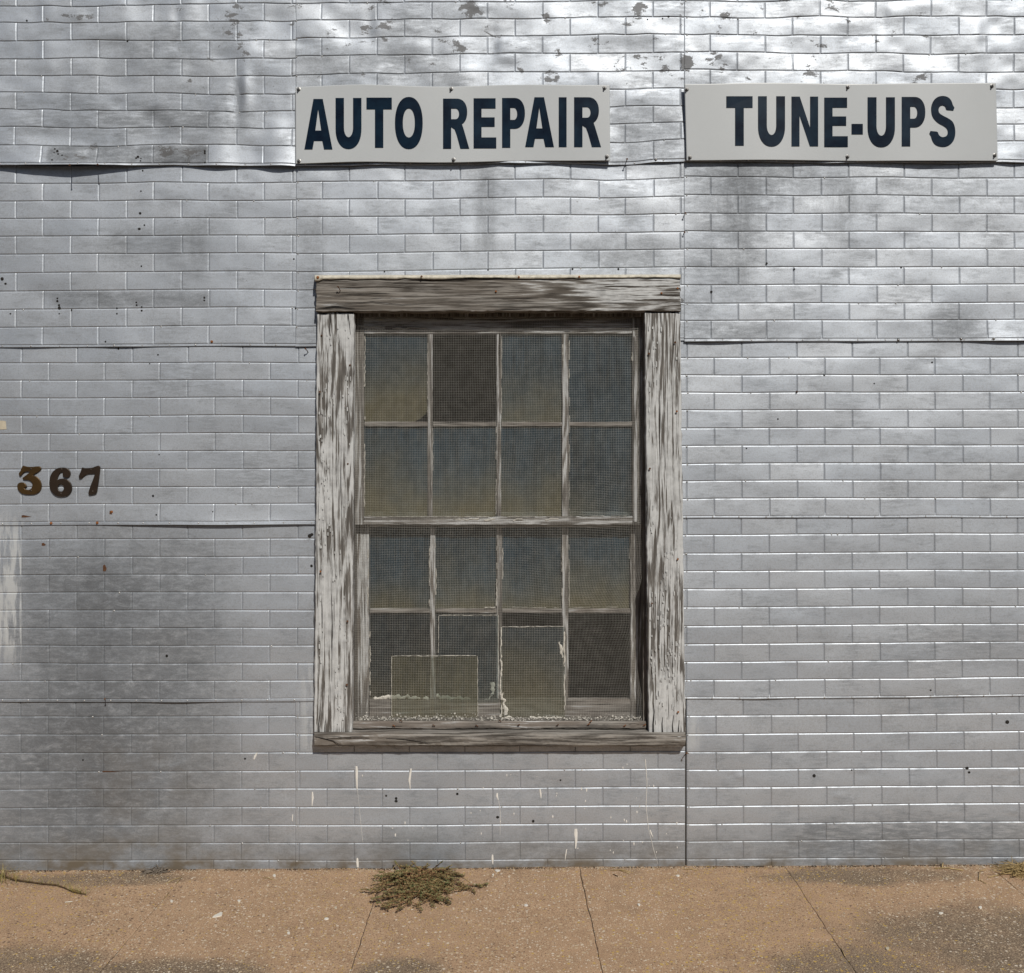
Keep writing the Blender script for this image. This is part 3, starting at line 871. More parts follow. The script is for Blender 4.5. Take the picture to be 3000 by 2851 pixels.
# white paint drips on the lower wall
def drip(pts, wds):
    V, n = [], len(pts)
    for i, ((x, y), wv) in enumerate(zip(pts, wds)):
        for sgn in (-1, 0, 1):
            xx = x + sgn * wv / 2
            d, s = sheet_at(xx, y)
            V.append(W(xx, y, d + (.0022 if sgn == 0 else .0008)))
    return mesh_obj('paint_drip', V, grid_faces(3, n, True), M['drip'], wall)
drip([(1045, 2243), (1046, 2255), (1046, 2280), (1047, 2311)], [5, 7, 6, 3])
drip([(1048, 2312), (1054, 2370), (1060, 2430), (1064, 2467)], [.8, .8, .8, .6])
drip([(1205, 2250), (1203, 2262), (1200, 2285), (1202, 2311)], [4, 6, 6, 2])
drip([(1457, 2322), (1456, 2332), (1460, 2343)], [4, 6, 2])
drip([(1461, 2345), (1466, 2380), (1465, 2445)], [1.2, 1.2, .8])
drip([(1582, 2311), (1584, 2325), (1585, 2338)], [4, 5, 2])
drip([(1687, 2427), (1687, 2440), (1688, 2460), (1686, 2485)], [7, 10, 7, 3])
drip([(1443, 2502), (1443, 2515), (1444, 2531)], [4, 6, 2])
drip([(1048, 2511), (1048, 2525), (1049, 2539)], [4, 7, 5])
drip([(1660, 2487), (1657, 2505), (1655, 2520)], [3, 3, 1])
drip([(1890, 2223), (1895, 2290), (1892, 2360), (1900, 2430), (1915, 2490), (1927, 2531)], [2.4, 1.4, 1.6, 1.3, 1.2, 1])
drip([(1904, 2430), (1908, 2442), (1913, 2453)], [3, 4, 1])
drip([(916, 2318), (917, 2335), (915, 2360)], [3, 6, 2])
drip([(755, 2203), (749, 2213), (745, 2224)], [2, 7, 4])
drip([(858, 2385), (857, 2405)], [3, 2])
m = MB()
for _ in range(46):
    x, y = rng.uniform(1040, 1990), rng.uniform(2230, 2500)
    if rng.random() < .5: x = rng.uniform(1660, 1985)
    d, s = sheet_at(x, y)
    m.disc(W(x, y, d + .0008), rng.uniform(.8, 2.2) / PX, 6, .0004, squash=rng.uniform(1, 3))
tag(m.build('paint_specks', M['drip'], wall), 'white paint specks flicked on the wall below the window', kind='stuff')

# ------------------------------------------------------------------ signs
def curve_mesh(polys, extrude, bevel=0.0, res=1, off=0.0):
    cu = bpy.data.curves.new('outline', 'CURVE')
    cu.dimensions = '2D'
    cu.fill_mode = 'BOTH'
    cu.extrude = extrude
    cu.bevel_depth = bevel
    cu.bevel_resolution = res
    cu.offset = off
    for pts in polys:
        sp = cu.splines.new('POLY')
        sp.points.add(len(pts) - 1)
        for q, p in zip(sp.points, pts): q.co = (p[0], p[1], 0, 1)
        sp.use_cyclic_u = True
    ob = bpy.data.objects.new('outline', cu)
    sc.collection.objects.link(ob)
    bpy.context.view_layer.update()
    me = bpy.data.meshes.new_from_object(ob.evaluated_get(bpy.context.evaluated_depsgraph_get()))
    sc.collection.objects.unlink(ob)
    bpy.data.objects.remove(ob)
    bpy.data.curves.remove(cu)
    return me

def arc(cx, cy, rx, ry, a0, a1, n=14, pw=1.0):
    out = []
    for k in range(n + 1):
        a = math.radians(a0 + (a1 - a0) * k / n)
        c, s_ = math.cos(a), math.sin(a)
        out.append((cx + rx * math.copysign(abs(c) ** pw, c), cy + ry * math.copysign(abs(s_) ** pw, s_)))
    return out

def catmull(pts, n=5):
    out, L = [], len(pts)
    for i in range(L):
        p0, p1, p2, p3 = (np.array(pts[(i + k - 1) % L], float) for k in range(4))
        for k in range(n):
            t = k / n
            out.append(tuple(.5 * ((2 * p1) + (-p0 + p2) * t + (2 * p0 - 5 * p1 + 4 * p2 - p3) * t * t + (-p0 + 3 * p1 - 3 * p2 + p3) * t ** 3)))
    return out

GL = {
    'A': [[(0, 0), (.323, 1), (.655, 1), (1, 0), (.70, 0), (.638, .167), (.345, .167), (.29, 0)], [(.392, .375), (.60, .375), (.492, .79)]],
    'U': [[(0, 1), (.325, 1)] + [(.325, .42)] + arc(.5, .42, .175, .187, 180, 360)[1:] + [(.675, 1), (1, 1)] + arc(.5, .40, .5, .40, 0, -180, 20, .92)],
    'T': [[(0, 1), (1, 1), (1, .765), (.665, .765), (.665, 0), (.335, 0), (.335, .765), (0, .765)]],
    'O': [arc(.5, .5, .5, .5, 0, 360, 40, .90)[:-1], arc(.5, .5, .215, .277, 0, 360, 30, .92)[:-1]],
    'R': [[(0, 0), (0, 1), (.50, 1)] + arc(.52, .73, .40, .27, 85, -62, 14, .9) + [(.78, .40), (1, 0), (.66, 0), (.52, .27), (.44, .385), (.31, .43), (.31, 0)],
          [(.31, .80), (.48, .80)] + arc(.48, .695, .13, .105, 90, -90, 10) + [(.31, .59)]],
    'P': [[(0, 0), (0, 1), (.52, 1)] + arc(.54, .69, .46, .31, 88, -88, 18, .9) + [(.36, .38), (.36, 0)],
          [(.36, .80), (.52, .80)] + arc(.52, .68, .14, .12, 90, -90, 10) + [(.36, .56)]],
    'E': [[(0, 0), (0, 1), (.97, 1), (.97, .795), (.35, .795), (.35, .62), (.93, .62), (.93, .43), (.35, .43), (.35, .22), (1, .22), (1, 0)]],
    'I': [[(0, 0), (0, 1), (1, 1), (1, 0)]],
    'N': [[(0, 0), (0, 1), (.31, 1), (.70, .37), (.70, 1), (1, 1), (1, 0), (.69, 0), (.30, .62), (.30, 0)]],
    '-': [[(0, 0), (0, 1), (1, 1), (1, 0)]],
    'S': [catmull([(.92, .71), (.90, .82), (.82, .92), (.68, .98), (.48, 1), (.28, .975), (.13, .91), (.05, .82), (.03, .72), (.07, .61), (.17, .53), (.33, .46), (.52, .41), (.63, .37), (.69, .32), (.69, .26), (.63, .215), (.52, .195), (.42, .205), (.34, .24), (.30, .29), (.29, .345)], 3)[:-3]
          + catmull([(0, .315), (.02, .21), (.10, .10), (.24, .03), (.48, 0), (.70, .02), (.88, .09), (.97, .18), (1, .29), (.97, .41), (.88, .50), (.72, .56), (.52, .61), (.38, .655), (.33, .70), (.34, .76), (.41, .80), (.50, .81), (.59, .785), (.63, .73), (.63, .68)], 3)[:-3]],
}

def make_sign(label, tl, tr, bl, br, wave, letters, bolts, seed):
    cx, cy = (tl[0] + br[0]) / 2, (bl[1] + br[1]) / 2
    root = empty('sign', P(cx, cy, .02))
    tag(root, label, 'sign', 'signs screwed to the wall')
    SD = .026
    def dep(px, py):
        u = (px - tl[0]) / (tr[0] - tl[0])
        return SD + .0035 * math.sin(u * 7.0 + seed) + .0030 * math.sin(u * 13 + seed * 2) * ((py - 360) / 110)
    nx, ny = 60, 9
    V = []
    th = .003
    def surf(u, v):
        xt, xb = tl[0] + (tr[0] - tl[0]) * u, bl[0] + (br[0] - bl[0]) * u
        yt = tl[1] + (tr[1] - tl[1]) * u + wave(u)
        yb = bl[1] + (br[1] - bl[1]) * u + wave(u) * .6
        return xt + (xb - xt) * v, yt + (yb - yt) * v
    us = [0, .0008] + list(np.linspace(.004, .996, nx)) + [.9992, 1]
    vl = [0, .0035] + list(np.linspace(.01, .99, ny)) + [.9965, 1]
    for v in vl:
        for u in us:
            px, py = surf(u, v)
            d = dep(px, py) - (th if u in (0, 1) or v in (0, 1) else 0)
            V.append(P(px, py, d))
    F = grid_faces(len(us), len(vl), True)
    n = len(V)
    # back face
    back = [P(*surf(u, v), dep(*surf(u, v)) - th) for v in (0, 1) for u in np.linspace(0, 1, 31)]
    V += back
    F += [tuple(i + n for i in f) for f in grid_faces(31, 2)]
    plate = mesh_obj('plate', V, F, M['sign'], root)
    for (ch, x0, x1, y0, y1) in letters:
        me = curve_mesh(GL[ch], .00025)
        # finer triangles so the vinyl follows the bowed plate
        bm = bmesh.new(); bm.from_mesh(me)
        for v in bm.verts:
            px, py = x0 + (x1 - x0) * v.co.x, y1 + (y0 - y1) * v.co.y
            v.co = P(px, py, dep(px, py) + .0011 + v.co.z)
        bm.normal_update(); bm.to_mesh(me); bm.free()
        me.materials.clear(); me.materials.append(M['letter'])
        me.name = 'letter'
        o = bpy.data.objects.new('letter', me)
        o['label'] = 'navy letter ' + ch if ch != '-' else 'navy hyphen'
        child(o, plate)
        o.matrix_parent_inverse = root.matrix_basis.inverted() if False else o.matrix_parent_inverse
    for (bx, by) in bolts:
        d = dep(bx, by)
        m = MB()
        m.disc(P(bx, by, d), .0085, 12, .0012)
        c = Vector(P(bx, by, d))
        m.tube([c, c + Vector((0, -.006, 0))], .0058, 6)
        m.tube([c + Vector((0, -.006, 0)), c + Vector((0, -.014, 0))], .0030, 8)
        m.tube([c + Vector((0, .03, 0)), c], .0026, 6)
        m.build('bolt', M['steel'], root)
    return root

def wave1(u): return -7 * math.exp(-((u - .2) / .14) ** 2) + 1.5 * math.exp(-((u - .5) / .1) ** 2) - 3 * math.exp(-((u - .72) / .13) ** 2)
make_sign('white sign lettered AUTO REPAIR in navy, above the window', (865, 256), (1786, 249), (866, 481), (1788, 471), wave1,
          [('A', 891.6, 974, 290, 438), ('U', 983, 1059, 287, 437), ('T', 1073.5, 1148, 286, 433), ('O', 1157, 1238.5, 284, 437), ('R', 1298, 1375, 289, 436), ('E', 1387.5, 1454, 288, 435),
           ('P', 1471, 1538, 287, 433), ('A', 1538.5, 1623, 285, 431), ('I', 1637, 1660, 285, 431), ('R', 1682, 1761, 285, 431)],
          [(875, 262), (1322, 261), (1771, 258), (876, 472), (1329, 468), (1778, 459)], .4)
def wave2(u): return -3.5 * math.exp(-((u - .25) / .15) ** 2) + 1.5 * math.exp(-((u - .55) / .1) ** 2)
make_sign('white sign lettered TUNE-UPS in navy, at the upper right', (2005, 247), (2918, 243), (2011, 471), (2923, 472), wave2,
          [('T', 2128, 2205, 282, 427), ('U', 2221, 2300, 282, 430), ('N', 2319, 2397, 283, 429), ('E', 2415, 2484, 286, 431), ('-', 2495, 2528, 363, 394), ('U', 2542, 2622, 285, 432),
           ('P', 2642, 2711, 284, 429), ('S', 2726, 2799, 281, 431)],
          [(2012, 262), (2484, 255), (2906, 252), (2021, 461), (2483, 459), (2914, 455)], 2.1)

# ------------------------------------------------------------------ house numbers
DIG = {
    '3': [[(335, 318), (375, 328), (420, 335), (470, 335), (520, 330), (575, 330), (597, 352), (590, 380), (560, 405), (520, 430), (478, 458), (520, 470), (560, 500), (590, 545), (603, 600), (597, 650), (570, 695), (530, 722), (480, 735), (400, 737), (340, 727), (290, 700), (258, 655), (252, 610), (262, 580), (290, 562), (330, 560), (365, 575), (388, 610), (385, 628), (360, 635), (355, 645), (375, 660), (410, 668), (445, 655), (465, 625), (470, 590), (460, 560), (430, 535), (390, 525), (340, 520), (330, 495), (360, 470), (400, 440), (432, 412), (410, 402), (370, 405), (340, 420), (320, 445), (305, 465), (285, 468), (276, 450), (278, 425), (300, 390), (315, 350)]],
    '6': [[(880, 347), (930, 345), (975, 358), (1010, 390), (1022, 430), (1010, 470), (980, 490), (945, 490), (915, 475), (907, 450), (912, 420), (890, 412), (865, 430), (845, 470), (835, 520), (870, 508), (930, 505), (985, 525), (1025, 570), (1042, 625), (1035, 680), (1005, 725), (960, 755), (900, 765), (840, 760), (785, 735), (740, 685), (718, 620), (716, 550), (728, 480), (755, 420), (800, 375), (840, 353)],
          [(880, 585), (910, 598), (926, 630), (920, 665), (900, 688), (872, 688), (848, 668), (838, 635), (848, 600)]],
    '7': [[(1190, 345), (1230, 352), (1280, 352), (1340, 345), (1395, 325), (1430, 318), (1448, 330), (1450, 360), (1440, 450), (1425, 560), (1410, 650), (1400, 700), (1385, 722), (1340, 735), (1295, 740), (1280, 725), (1285, 690), (1310, 610), (1345, 520), (1370, 440), (1330, 435), (1270, 440), (1220, 465), (1190, 495), (1160, 508), (1143, 495), (1145, 460), (1165, 415), (1180, 370)]],
}
SCR = {'3': [(443, 370), (447, 683)], '6': [(886, 372), (876, 722)], '7': [(1310, 374), (1336, 693)]}
LAB = {'3': 'golden bronze house number 3, leftmost digit on the wall', '6': 'brown house number 6, middle digit on the wall', '7': 'brown house number 7, rightmost digit on the wall'}
for ch, polys in DIG.items():
    zc = 4.935
    pp = [[(x / zc, 1300 + y / zc) for (x, y) in catmull(p, 3)] for p in polys]
    cx = sum(p[0] for p in pp[0]) / len(pp[0]); cy = sum(p[1] for p in pp[0]) / len(pp[0])
    d0 = sheet_at(cx, cy)[0]
    root = empty('house_number', P(cx, cy, d0))
    tag(root, LAB[ch], 'house number', 'house number digits')
    loc = [[((x - cx) / PX, -(y - cy) / PX) for (x, y) in p] for p in pp]
    # inset so that the bevel grows back to the traced outline
    me = curve_mesh(loc, .0012, .0020, 2, -.0020)
    c0 = Vector(P(cx, cy, d0 + .0046))
    bm = bmesh.new(); bm.from_mesh(me)
    for v in bm.verts:
        s_ = 1.0
        v.co = c0 + Vector((v.co.x * s_, -v.co.z, v.co.y * s_))
    bm.normal_update(); bm.to_mesh(me); bm.free()
    me.materials.clear(); me.materials.append(M['bronze'] if ch == '3' else M['brown'])
    me.name = 'digit'
    child(bpy.data.objects.new('digit', me), root)
    for (x, y) in SCR[ch]:
        m = MB(); m.disc(P(x / zc, 1300 + y / zc, d0 + .0079), .0036, 10, .0010)
        m.build('screw', M['brown'], root, True)

# ------------------------------------------------------------------ window
win = empty('window', P(1465, 2187, .03))
tag(win, 'tall weathered wooden window with peeling white frame and sixteen small panes', 'window')

def board(name, quad, d1, d0, mat, parent, nu=60, nv=10, jit=1.2, seed=0, warp=.0, round_=2.0, endjit=None, lab=None):
    """quad: photo pixels TL TR BR BL of the front face; d1 front depth, d0 back depth"""
    tl, tr, br, bl = [np.array(q, float) for q in quad]
    Wd = max(np.linalg.norm(tr - tl), np.linalg.norm(br - bl)); Ht = max(np.linalg.norm(bl - tl), np.linalg.norm(br - tr))
    eu, ev = round_ / Wd, round_ / Ht
    us = [0, .0001, eu] + list(np.linspace(eu * 2.2, 1 - eu * 2.2, nu)) + [1 - eu, .9999, 1]
    vl = [0, .0001, ev] + list(np.linspace(ev * 2.2, 1 - ev * 2.2, nv)) + [1 - ev, .9999, 1]
    ej = jit if endjit is None else endjit
    horiz = Wd > Ht
    V = []
    for j, v in enumerate(vl):
        for i, u in enumerate(us):
            p = (tl * (1 - u) + tr * u) * (1 - v) + (bl * (1 - u) + br * u) * v
            eu_ = max(0, 1 - min(u, 1 - u) * Wd / 6.0); ev_ = max(0, 1 - min(v, 1 - v) * Ht / 6.0)
            ju = (float(noise2(v * Ht / 14, seed + (5 if u < .5 else 9), 11)) + .6 * float(noise2(v * Ht / 4, seed + (5 if u < .5 else 9), 12))) * (ej if horiz else jit)
            jv = (float(noise2(u * Wd / 14, seed + (15 if v < .5 else 19), 13)) + .6 * float(noise2(u * Wd / 4, seed + (15 if v < .5 else 19), 14))) * (jit if horiz else ej)
            p = p + np.array([ju * eu_, jv * ev_])
            rim = u in (0, 1) or v in (0, 1)
            near = (u in (.0001, .9999) or v in (.0001, .9999))
            d = d1 + warp * float(noise2(u * 3, v * 2, seed + 21))
            fx, fy = (v * Ht / 3.2, u * Wd / 60) if horiz else (u * Wd / 3.2, v * Ht / 60)
            d += .0006 * float(noise2(fx, fy, seed + 31)) if not rim else 0
            if near: d -= round_ * .8 / PX
            if rim: d = d0
            V.append(P(p[0], p[1], d) if not rim else W(*( (np.array(P(p[0], p[1], d1))[0] * PX + 1500, 2535 - np.array(P(p[0], p[1], d1))[2] * PX)), d))
    o = mesh_obj(name, V, grid_faces(len(us), len(vl), True), mat, parent)
    if lab: o['label'] = lab
    return o

CF = .044       # casing face
board('header_board', [(926, 818), (1993, 812), (1994, 911), (925, 913)], .056, .004, M['header'], win, 120, 14, 1.6, 1, .002, lab='split header board, grey on the left with white paint left on the right')
board('jamb_board', [(929, 917), (1037, 917), (1031, 2155), (920, 2157)], CF, .004, M['jamb'], win, 14, 120, 1.3, 2, .002, endjit=3.5, lab='left casing board with peeling white paint')
board('jamb_board', [(1889, 917), (1993, 917), (2008, 2149), (1900, 2151)], CF, .004, M['jamb'], win, 14, 120, 1.5, 3, .002, endjit=4, lab='right casing board with peeling white paint')
# sloping sill and the strip that pins the screen
def prism_board(name, prof, xl, xr, mat, parent, n=100, jit=.0012, seed=0, lab=None):
    """prof: list of (depth, py) round the section; swept from pixel xl to xr"""
    V = []
    m = len(prof)
    us = [0] + list(np.linspace(.0005, .9995, n)) + [1]
    for i, u in enumerate(us):
        px = xl + (xr - xl) * u
        for k, (d, py) in enumerate(prof):
            j = float(noise2(u * 40, k * 3.1 + seed, 41)) * jit + float(noise2(u * 160, k * 3.1 + seed, 42)) * jit * .5
            ex = float(noise2(k * 2.7, seed + (0 if u < .5 else 5), 43)) * 2 if u in (0, .0005, .9995, 1) else 0
            q = P(px + ex, py, d)
            V.append((q[0], q[1] + j, q[2] + j * .8))
    F = []
    for i in range(len(us) - 1):
        for k in range(m):
            a, b = i * m + k, i * m + (k + 1) % m
            F.append((a, b, b + m, a + m))
    F.append(tuple(range(m))); F.append(tuple(range((len(us) - 1) * m, len(us) * m))[::-1])
    o = mesh_obj(name, V, F, mat, parent, False)
    if lab: o['label'] = lab
    return o
prism_board('sill', [(-.06, 2128), (.020, 2139), (.050, 2146), (.058, 2150), (.060, 2158), (.059, 2172), (.056, 2183), (.050, 2187), (.004, 2180), (-.06, 2180)], 921, 2008, M['sill'], win, 120, .0011, 1, 'bare grey wooden sill with a long split')
prism_board('stop_strip', [(-.02, 2110), (.014, 2113), (.017, 2117), (.017, 2132), (.014, 2135), (-.02, 2134)], 1033, 1893, M['strip'], win, 100, .0009, 3, 'narrow bare wood strip nailed along the bottom of the screen')
# long split in the sill and checks in the boards as thin dark slivers cut in the face
def split(pts, wd, d, parent, name='split'):
    V = []
    n = len(pts)
    for i, (x, y) in enumerate(pts):
        ww = wd * math.sin(math.pi * (i + .15) / (n - .7)) + .3
        V += [P(x, y - ww / 2, d), P(x, y + ww / 2, d)]
    mesh_obj(name, V, grid_faces(2, n, True), M['hole'], parent, False)
split([(922, 2159), (945, 2163), (975, 2171), (1000, 2184)], 3.0, .0615, win)
split([(1130, 2163), (1180, 2166), (1230, 2173), (1265, 2181)], 1.8, .0615, win)
split([(930, 860), (990, 866), (1060, 862), (1150, 868)], 1.6, .0592, win)
split([(930, 885), (1010, 890), (1090, 884), (1180, 893), (1260, 888)], 1.8, .0592, win)
split([(928, 902), (980, 899), (1040, 903)], 4.0, .0592, win)
def vsplit(pts, wd, d, parent):
    V = []
    n = len(pts)
    for i, (x, y) in enumerate(pts):
        ww = wd * (1 - i / (n - .6)) + .3
        V += [P(x - ww / 2, y, d), P(x + ww / 2, y, d)]
    mesh_obj('split', V, grid_faces(2, n), M['hole'], parent, False)
vsplit([(967, 921), (968, 940), (965, 965), (969, 985)], 3.2, .0468, win)
vsplit([(1020, 921), (1023, 945), (1027, 980)], 2.5, .0468, win)
vsplit([(1914, 2148), (1914, 2120), (1917, 2085), (1915, 2060)], 4.2, .0468, win)
vsplit([(1941, 2148), (1940, 2120), (1942, 2100)], 3.2, .0468, win)
vsplit([(1972, 2148), (1970, 2125), (1974, 2095)], 3.2, .0468, win)
vsplit([(1987, 2148), (1990, 2110)], 2.5, .0468, win)
vsplit([(935, 2155), (934, 2120), (937, 2080)], 3.0, .0468, win)
vsplit([(952, 2155), (951, 2130), (953, 2110)], 2.6, .0468, win)
vsplit([(937, 1150), (936, 1180), (939, 1215)], 2.5, .0468, win)

# drip flashing folded over the header
V, n = [], 90
for i in range(n):
    u = i / (n - 1)
    px = 922 + (1994 - 922) * u
    yt = 808 + (-2) * u
    lip = 818 - 4 * u + 2.2 * float(noise2(u * 12, 1, 51)) + 1.2 * float(noise2(u * 44, 1, 52)) + (6 if u < .012 else 0)
    wv = .002 * float(noise2(u * 18, 3, 53))
    V += [P(px, yt - 2, .006), P(px, yt, .055 + wv), P(px, yt + 2, .060 + wv), P(px, lip, .0615 + wv), P(px, lip, .0605 + wv), P(px, yt + 4, .0592 + wv)]
F = []
for i in range(n - 1):
    for k in range(5):
        a = i * 6 + k
        F.append((a, a + 6, a + 7, a + 1))
mesh_obj('flashing', V, F, M['flash'], win)['label'] = 'cream painted metal flashing along the top of the header'
m = MB(); m.disc(P(931, 813, .062), .006, 9, .002); m.build('rust_spot', M['orange_rust'], win)

# frame lining of the opening
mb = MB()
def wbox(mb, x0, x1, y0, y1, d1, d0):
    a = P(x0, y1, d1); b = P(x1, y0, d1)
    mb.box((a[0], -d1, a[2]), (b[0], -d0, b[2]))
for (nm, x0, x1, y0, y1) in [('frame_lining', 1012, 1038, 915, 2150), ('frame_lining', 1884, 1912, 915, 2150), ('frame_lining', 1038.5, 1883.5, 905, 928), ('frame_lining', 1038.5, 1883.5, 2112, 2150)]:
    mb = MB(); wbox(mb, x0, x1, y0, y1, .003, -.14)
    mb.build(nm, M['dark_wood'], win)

UF, LF = -.018, -.060      # front faces of the two sashes (inside the wall)
TH = .034
us_ = mesh_obj('upper_sash', *(lambda q: (q.v, q.f))((lambda q: (wbox(q, 1040, 1066, 930, 1537, UF, UF - TH), q)[1])(MB())), M['sash_v'], win, False)
us_['label'] = 'upper sash of eight panes, second pane of the top row missing'
ls_ = mesh_obj('lower_sash', *(lambda q: (q.v, q.f))((lambda q: (wbox(q, 1040, 1081, 1500, 2106, LF, LF - TH), q)[1])(MB())), M['sash_v'], win, False)
ls_['label'] = 'lower sash of eight panes with patched and missing glass'

def bar(parent, name, x0, x1, y0, y1, face, th, mat, seed, jit=.8):
    return board(name, [(x0, y0), (x1, y0), (x1, y1), (x0, y1)], face, face - th, mat, parent, max(6, int((x1 - x0) / 14)), max(4, int((y1 - y0) / 14)), jit, seed, 0, 1.2)
# upper sash members: stiles run full height, rails butt between them
bar(us_, 'stile', 1853, 1884, 930, 1537, UF, TH, M['sash_v'], 3)
bar(us_, 'rail', 1066.5, 1852.5, 930, 977, UF - .001, TH, M['sash_h'], 4)
bar(us_, 'meeting_rail', 1066.5, 1852.5, 1514, 1537, UF + .002, TH, M['sash_h'], 5, 1.4)
for x0, x1, sd_ in ((1253, 1267, 6), (1455, 1468, 7), (1647, 1666, 8)):
    bar(us_, 'muntin', x0, x1, 977.5, 1513.5, UF - .004, TH - .008, M['sash_v'], sd_)
for i, (x0, x1) in enumerate(((1067, 1252.5), (1267.5, 1454.5), (1468.5, 1646.5), (1666.5, 1852.5))):
    bar(us_, 'muntin', x0, x1, 1236, 1249, UF - .005, TH - .008, M['sash_bare'], 20 + i)
bar(ls_, 'stile', 1847, 1884, 1500, 2106, LF, TH, M['sash_v'], 13)
bar(ls_, 'rail', 1081.5, 1846.5, 1500, 1545, LF - .001, TH, M['sash_h'], 14)
bar(ls_, 'rail', 1081.5, 1846.5, 2049, 2106, LF + .001, TH, M['sash_bare'], 15)
for x0, x1, sd_ in ((1260, 1275, 16), (1455, 1471, 17), (1647, 1665, 18)):
    bar(ls_, 'muntin', x0, x1, 1545.5, 2048.5, LF - .004, TH - .008, M['sash_v'], sd_)
for i, (x0, x1) in enumerate(((1082, 1259.5), (1275.5, 1454.5), (1471.5, 1646.5), (1665.5, 1846.5))):
    bar(ls_, 'muntin', x0, x1, 1783, 1796, LF - .005, TH - .008, M['sash_bare'], 30 + i)

bar(us_, 'bead', 1857, 1867, 985, 1530, UF + .006, .006, M['jamb'], 40)

def pane(parent, name, pts, d, mat, th=.0028):
    n = len(pts)
    V = [P(x, y, d) for (x, y) in pts] + [P(x, y, d - th) for (x, y) in pts]
    F = [tuple(range(n))[::-1], tuple(range(n, 2 * n))] + [(i, (i + 1) % n, n + (i + 1) % n, n + i) for i in range(n)]
    return mesh_obj(name, V, F, mat, parent, False)
def rect(x0, x1, y0, y1): return [(x0, y0), (x1, y0), (x1, y1), (x0, y1)]
UG, LG = UF - .014, LF - .014
UX = [(1064, 1255), (1265, 1457), (1466, 1649), (1664, 1855)]
LX = [(1079, 1262), (1273, 1457), (1469, 1649), (1663, 1849)]
gm = ['glass_b', 'glass_a', 'glass_b', 'glass_a']
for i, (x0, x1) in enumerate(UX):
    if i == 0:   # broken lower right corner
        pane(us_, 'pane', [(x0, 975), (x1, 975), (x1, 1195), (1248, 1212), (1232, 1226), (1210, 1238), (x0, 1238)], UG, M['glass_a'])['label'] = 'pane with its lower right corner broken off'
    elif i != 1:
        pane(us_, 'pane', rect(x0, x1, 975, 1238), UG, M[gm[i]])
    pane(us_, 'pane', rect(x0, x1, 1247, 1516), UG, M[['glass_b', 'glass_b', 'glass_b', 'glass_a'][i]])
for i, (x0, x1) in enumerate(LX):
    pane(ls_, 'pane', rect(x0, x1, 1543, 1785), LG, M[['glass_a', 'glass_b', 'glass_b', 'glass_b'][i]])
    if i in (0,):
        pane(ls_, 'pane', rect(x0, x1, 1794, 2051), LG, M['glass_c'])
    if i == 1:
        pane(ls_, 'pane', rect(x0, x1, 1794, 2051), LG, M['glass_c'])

# loose glass leaning in the window
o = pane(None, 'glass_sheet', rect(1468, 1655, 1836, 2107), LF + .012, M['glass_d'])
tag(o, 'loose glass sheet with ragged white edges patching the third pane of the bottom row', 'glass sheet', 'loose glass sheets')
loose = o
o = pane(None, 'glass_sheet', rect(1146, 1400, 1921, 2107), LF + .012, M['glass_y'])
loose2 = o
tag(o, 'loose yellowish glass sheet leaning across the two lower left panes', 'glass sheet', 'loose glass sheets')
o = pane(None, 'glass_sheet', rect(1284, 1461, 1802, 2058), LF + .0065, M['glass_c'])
loose3 = o
tag(o, 'clear glass sheet set behind the yellowish one over the second bottom pane', 'glass sheet', 'loose glass sheets')

# old putty along pane edges: ragged ridges
def putty(parent, pts, wd, d, seed, name='putty', gap=.35, mat='putty'):
    """broken ragged ridge along a polyline of photo pixels"""
    m = MB()
    tot = 0
    fine = []
    for (a, b) in zip(pts[:-1], pts[1:]):
        L = math.hypot(b[0] - a[0], b[1] - a[1])
        k = max(2, int(L / 3.0))
        for i in range(k):
            t = i / k
            fine.append((a[0] + (b[0] - a[0]) * t, a[1] + (b[1] - a[1]) * t, b[0] - a[0], b[1] - a[1], L))
    run = []
    def flush():
        if len(run) > 2:
            V = []
            for (x, y, nx_, ny_, ww) in run:
                V += [P(x - nx_ * ww, y - ny_ * ww, d), P(x, y, d + .0022 + ww * .0006), P(x + nx_ * ww, y + ny_ * ww, d)]
            m.add(V, grid_faces(3, len(run), True))
            m.add(V, grid_faces(3, len(run), False))
    for i, (x, y, dx, dy, L) in enumerate(fine):
        nz = float(noise2(i / 9.0, seed * 3.3, 61)) * .5 + .5
        ww = wd * .62 * (.35 + .75 * (float(noise2(i / 2.2, seed * 5.1, 62)) * .5 + .5))
        if nz < gap:
            flush(); run = []
            continue
        nx_, ny_ = -dy / L, dx / L
        j = float(noise2(i / 3.0, seed * 7.7, 63)) * wd * .22
        run.append((x + nx_ * j, y + ny_ * j, nx_, ny_, ww / 2))
    flush()
    if m.v:
        tag(m.build(name, M[mat], parent, True), kind='stuff')
e = .004
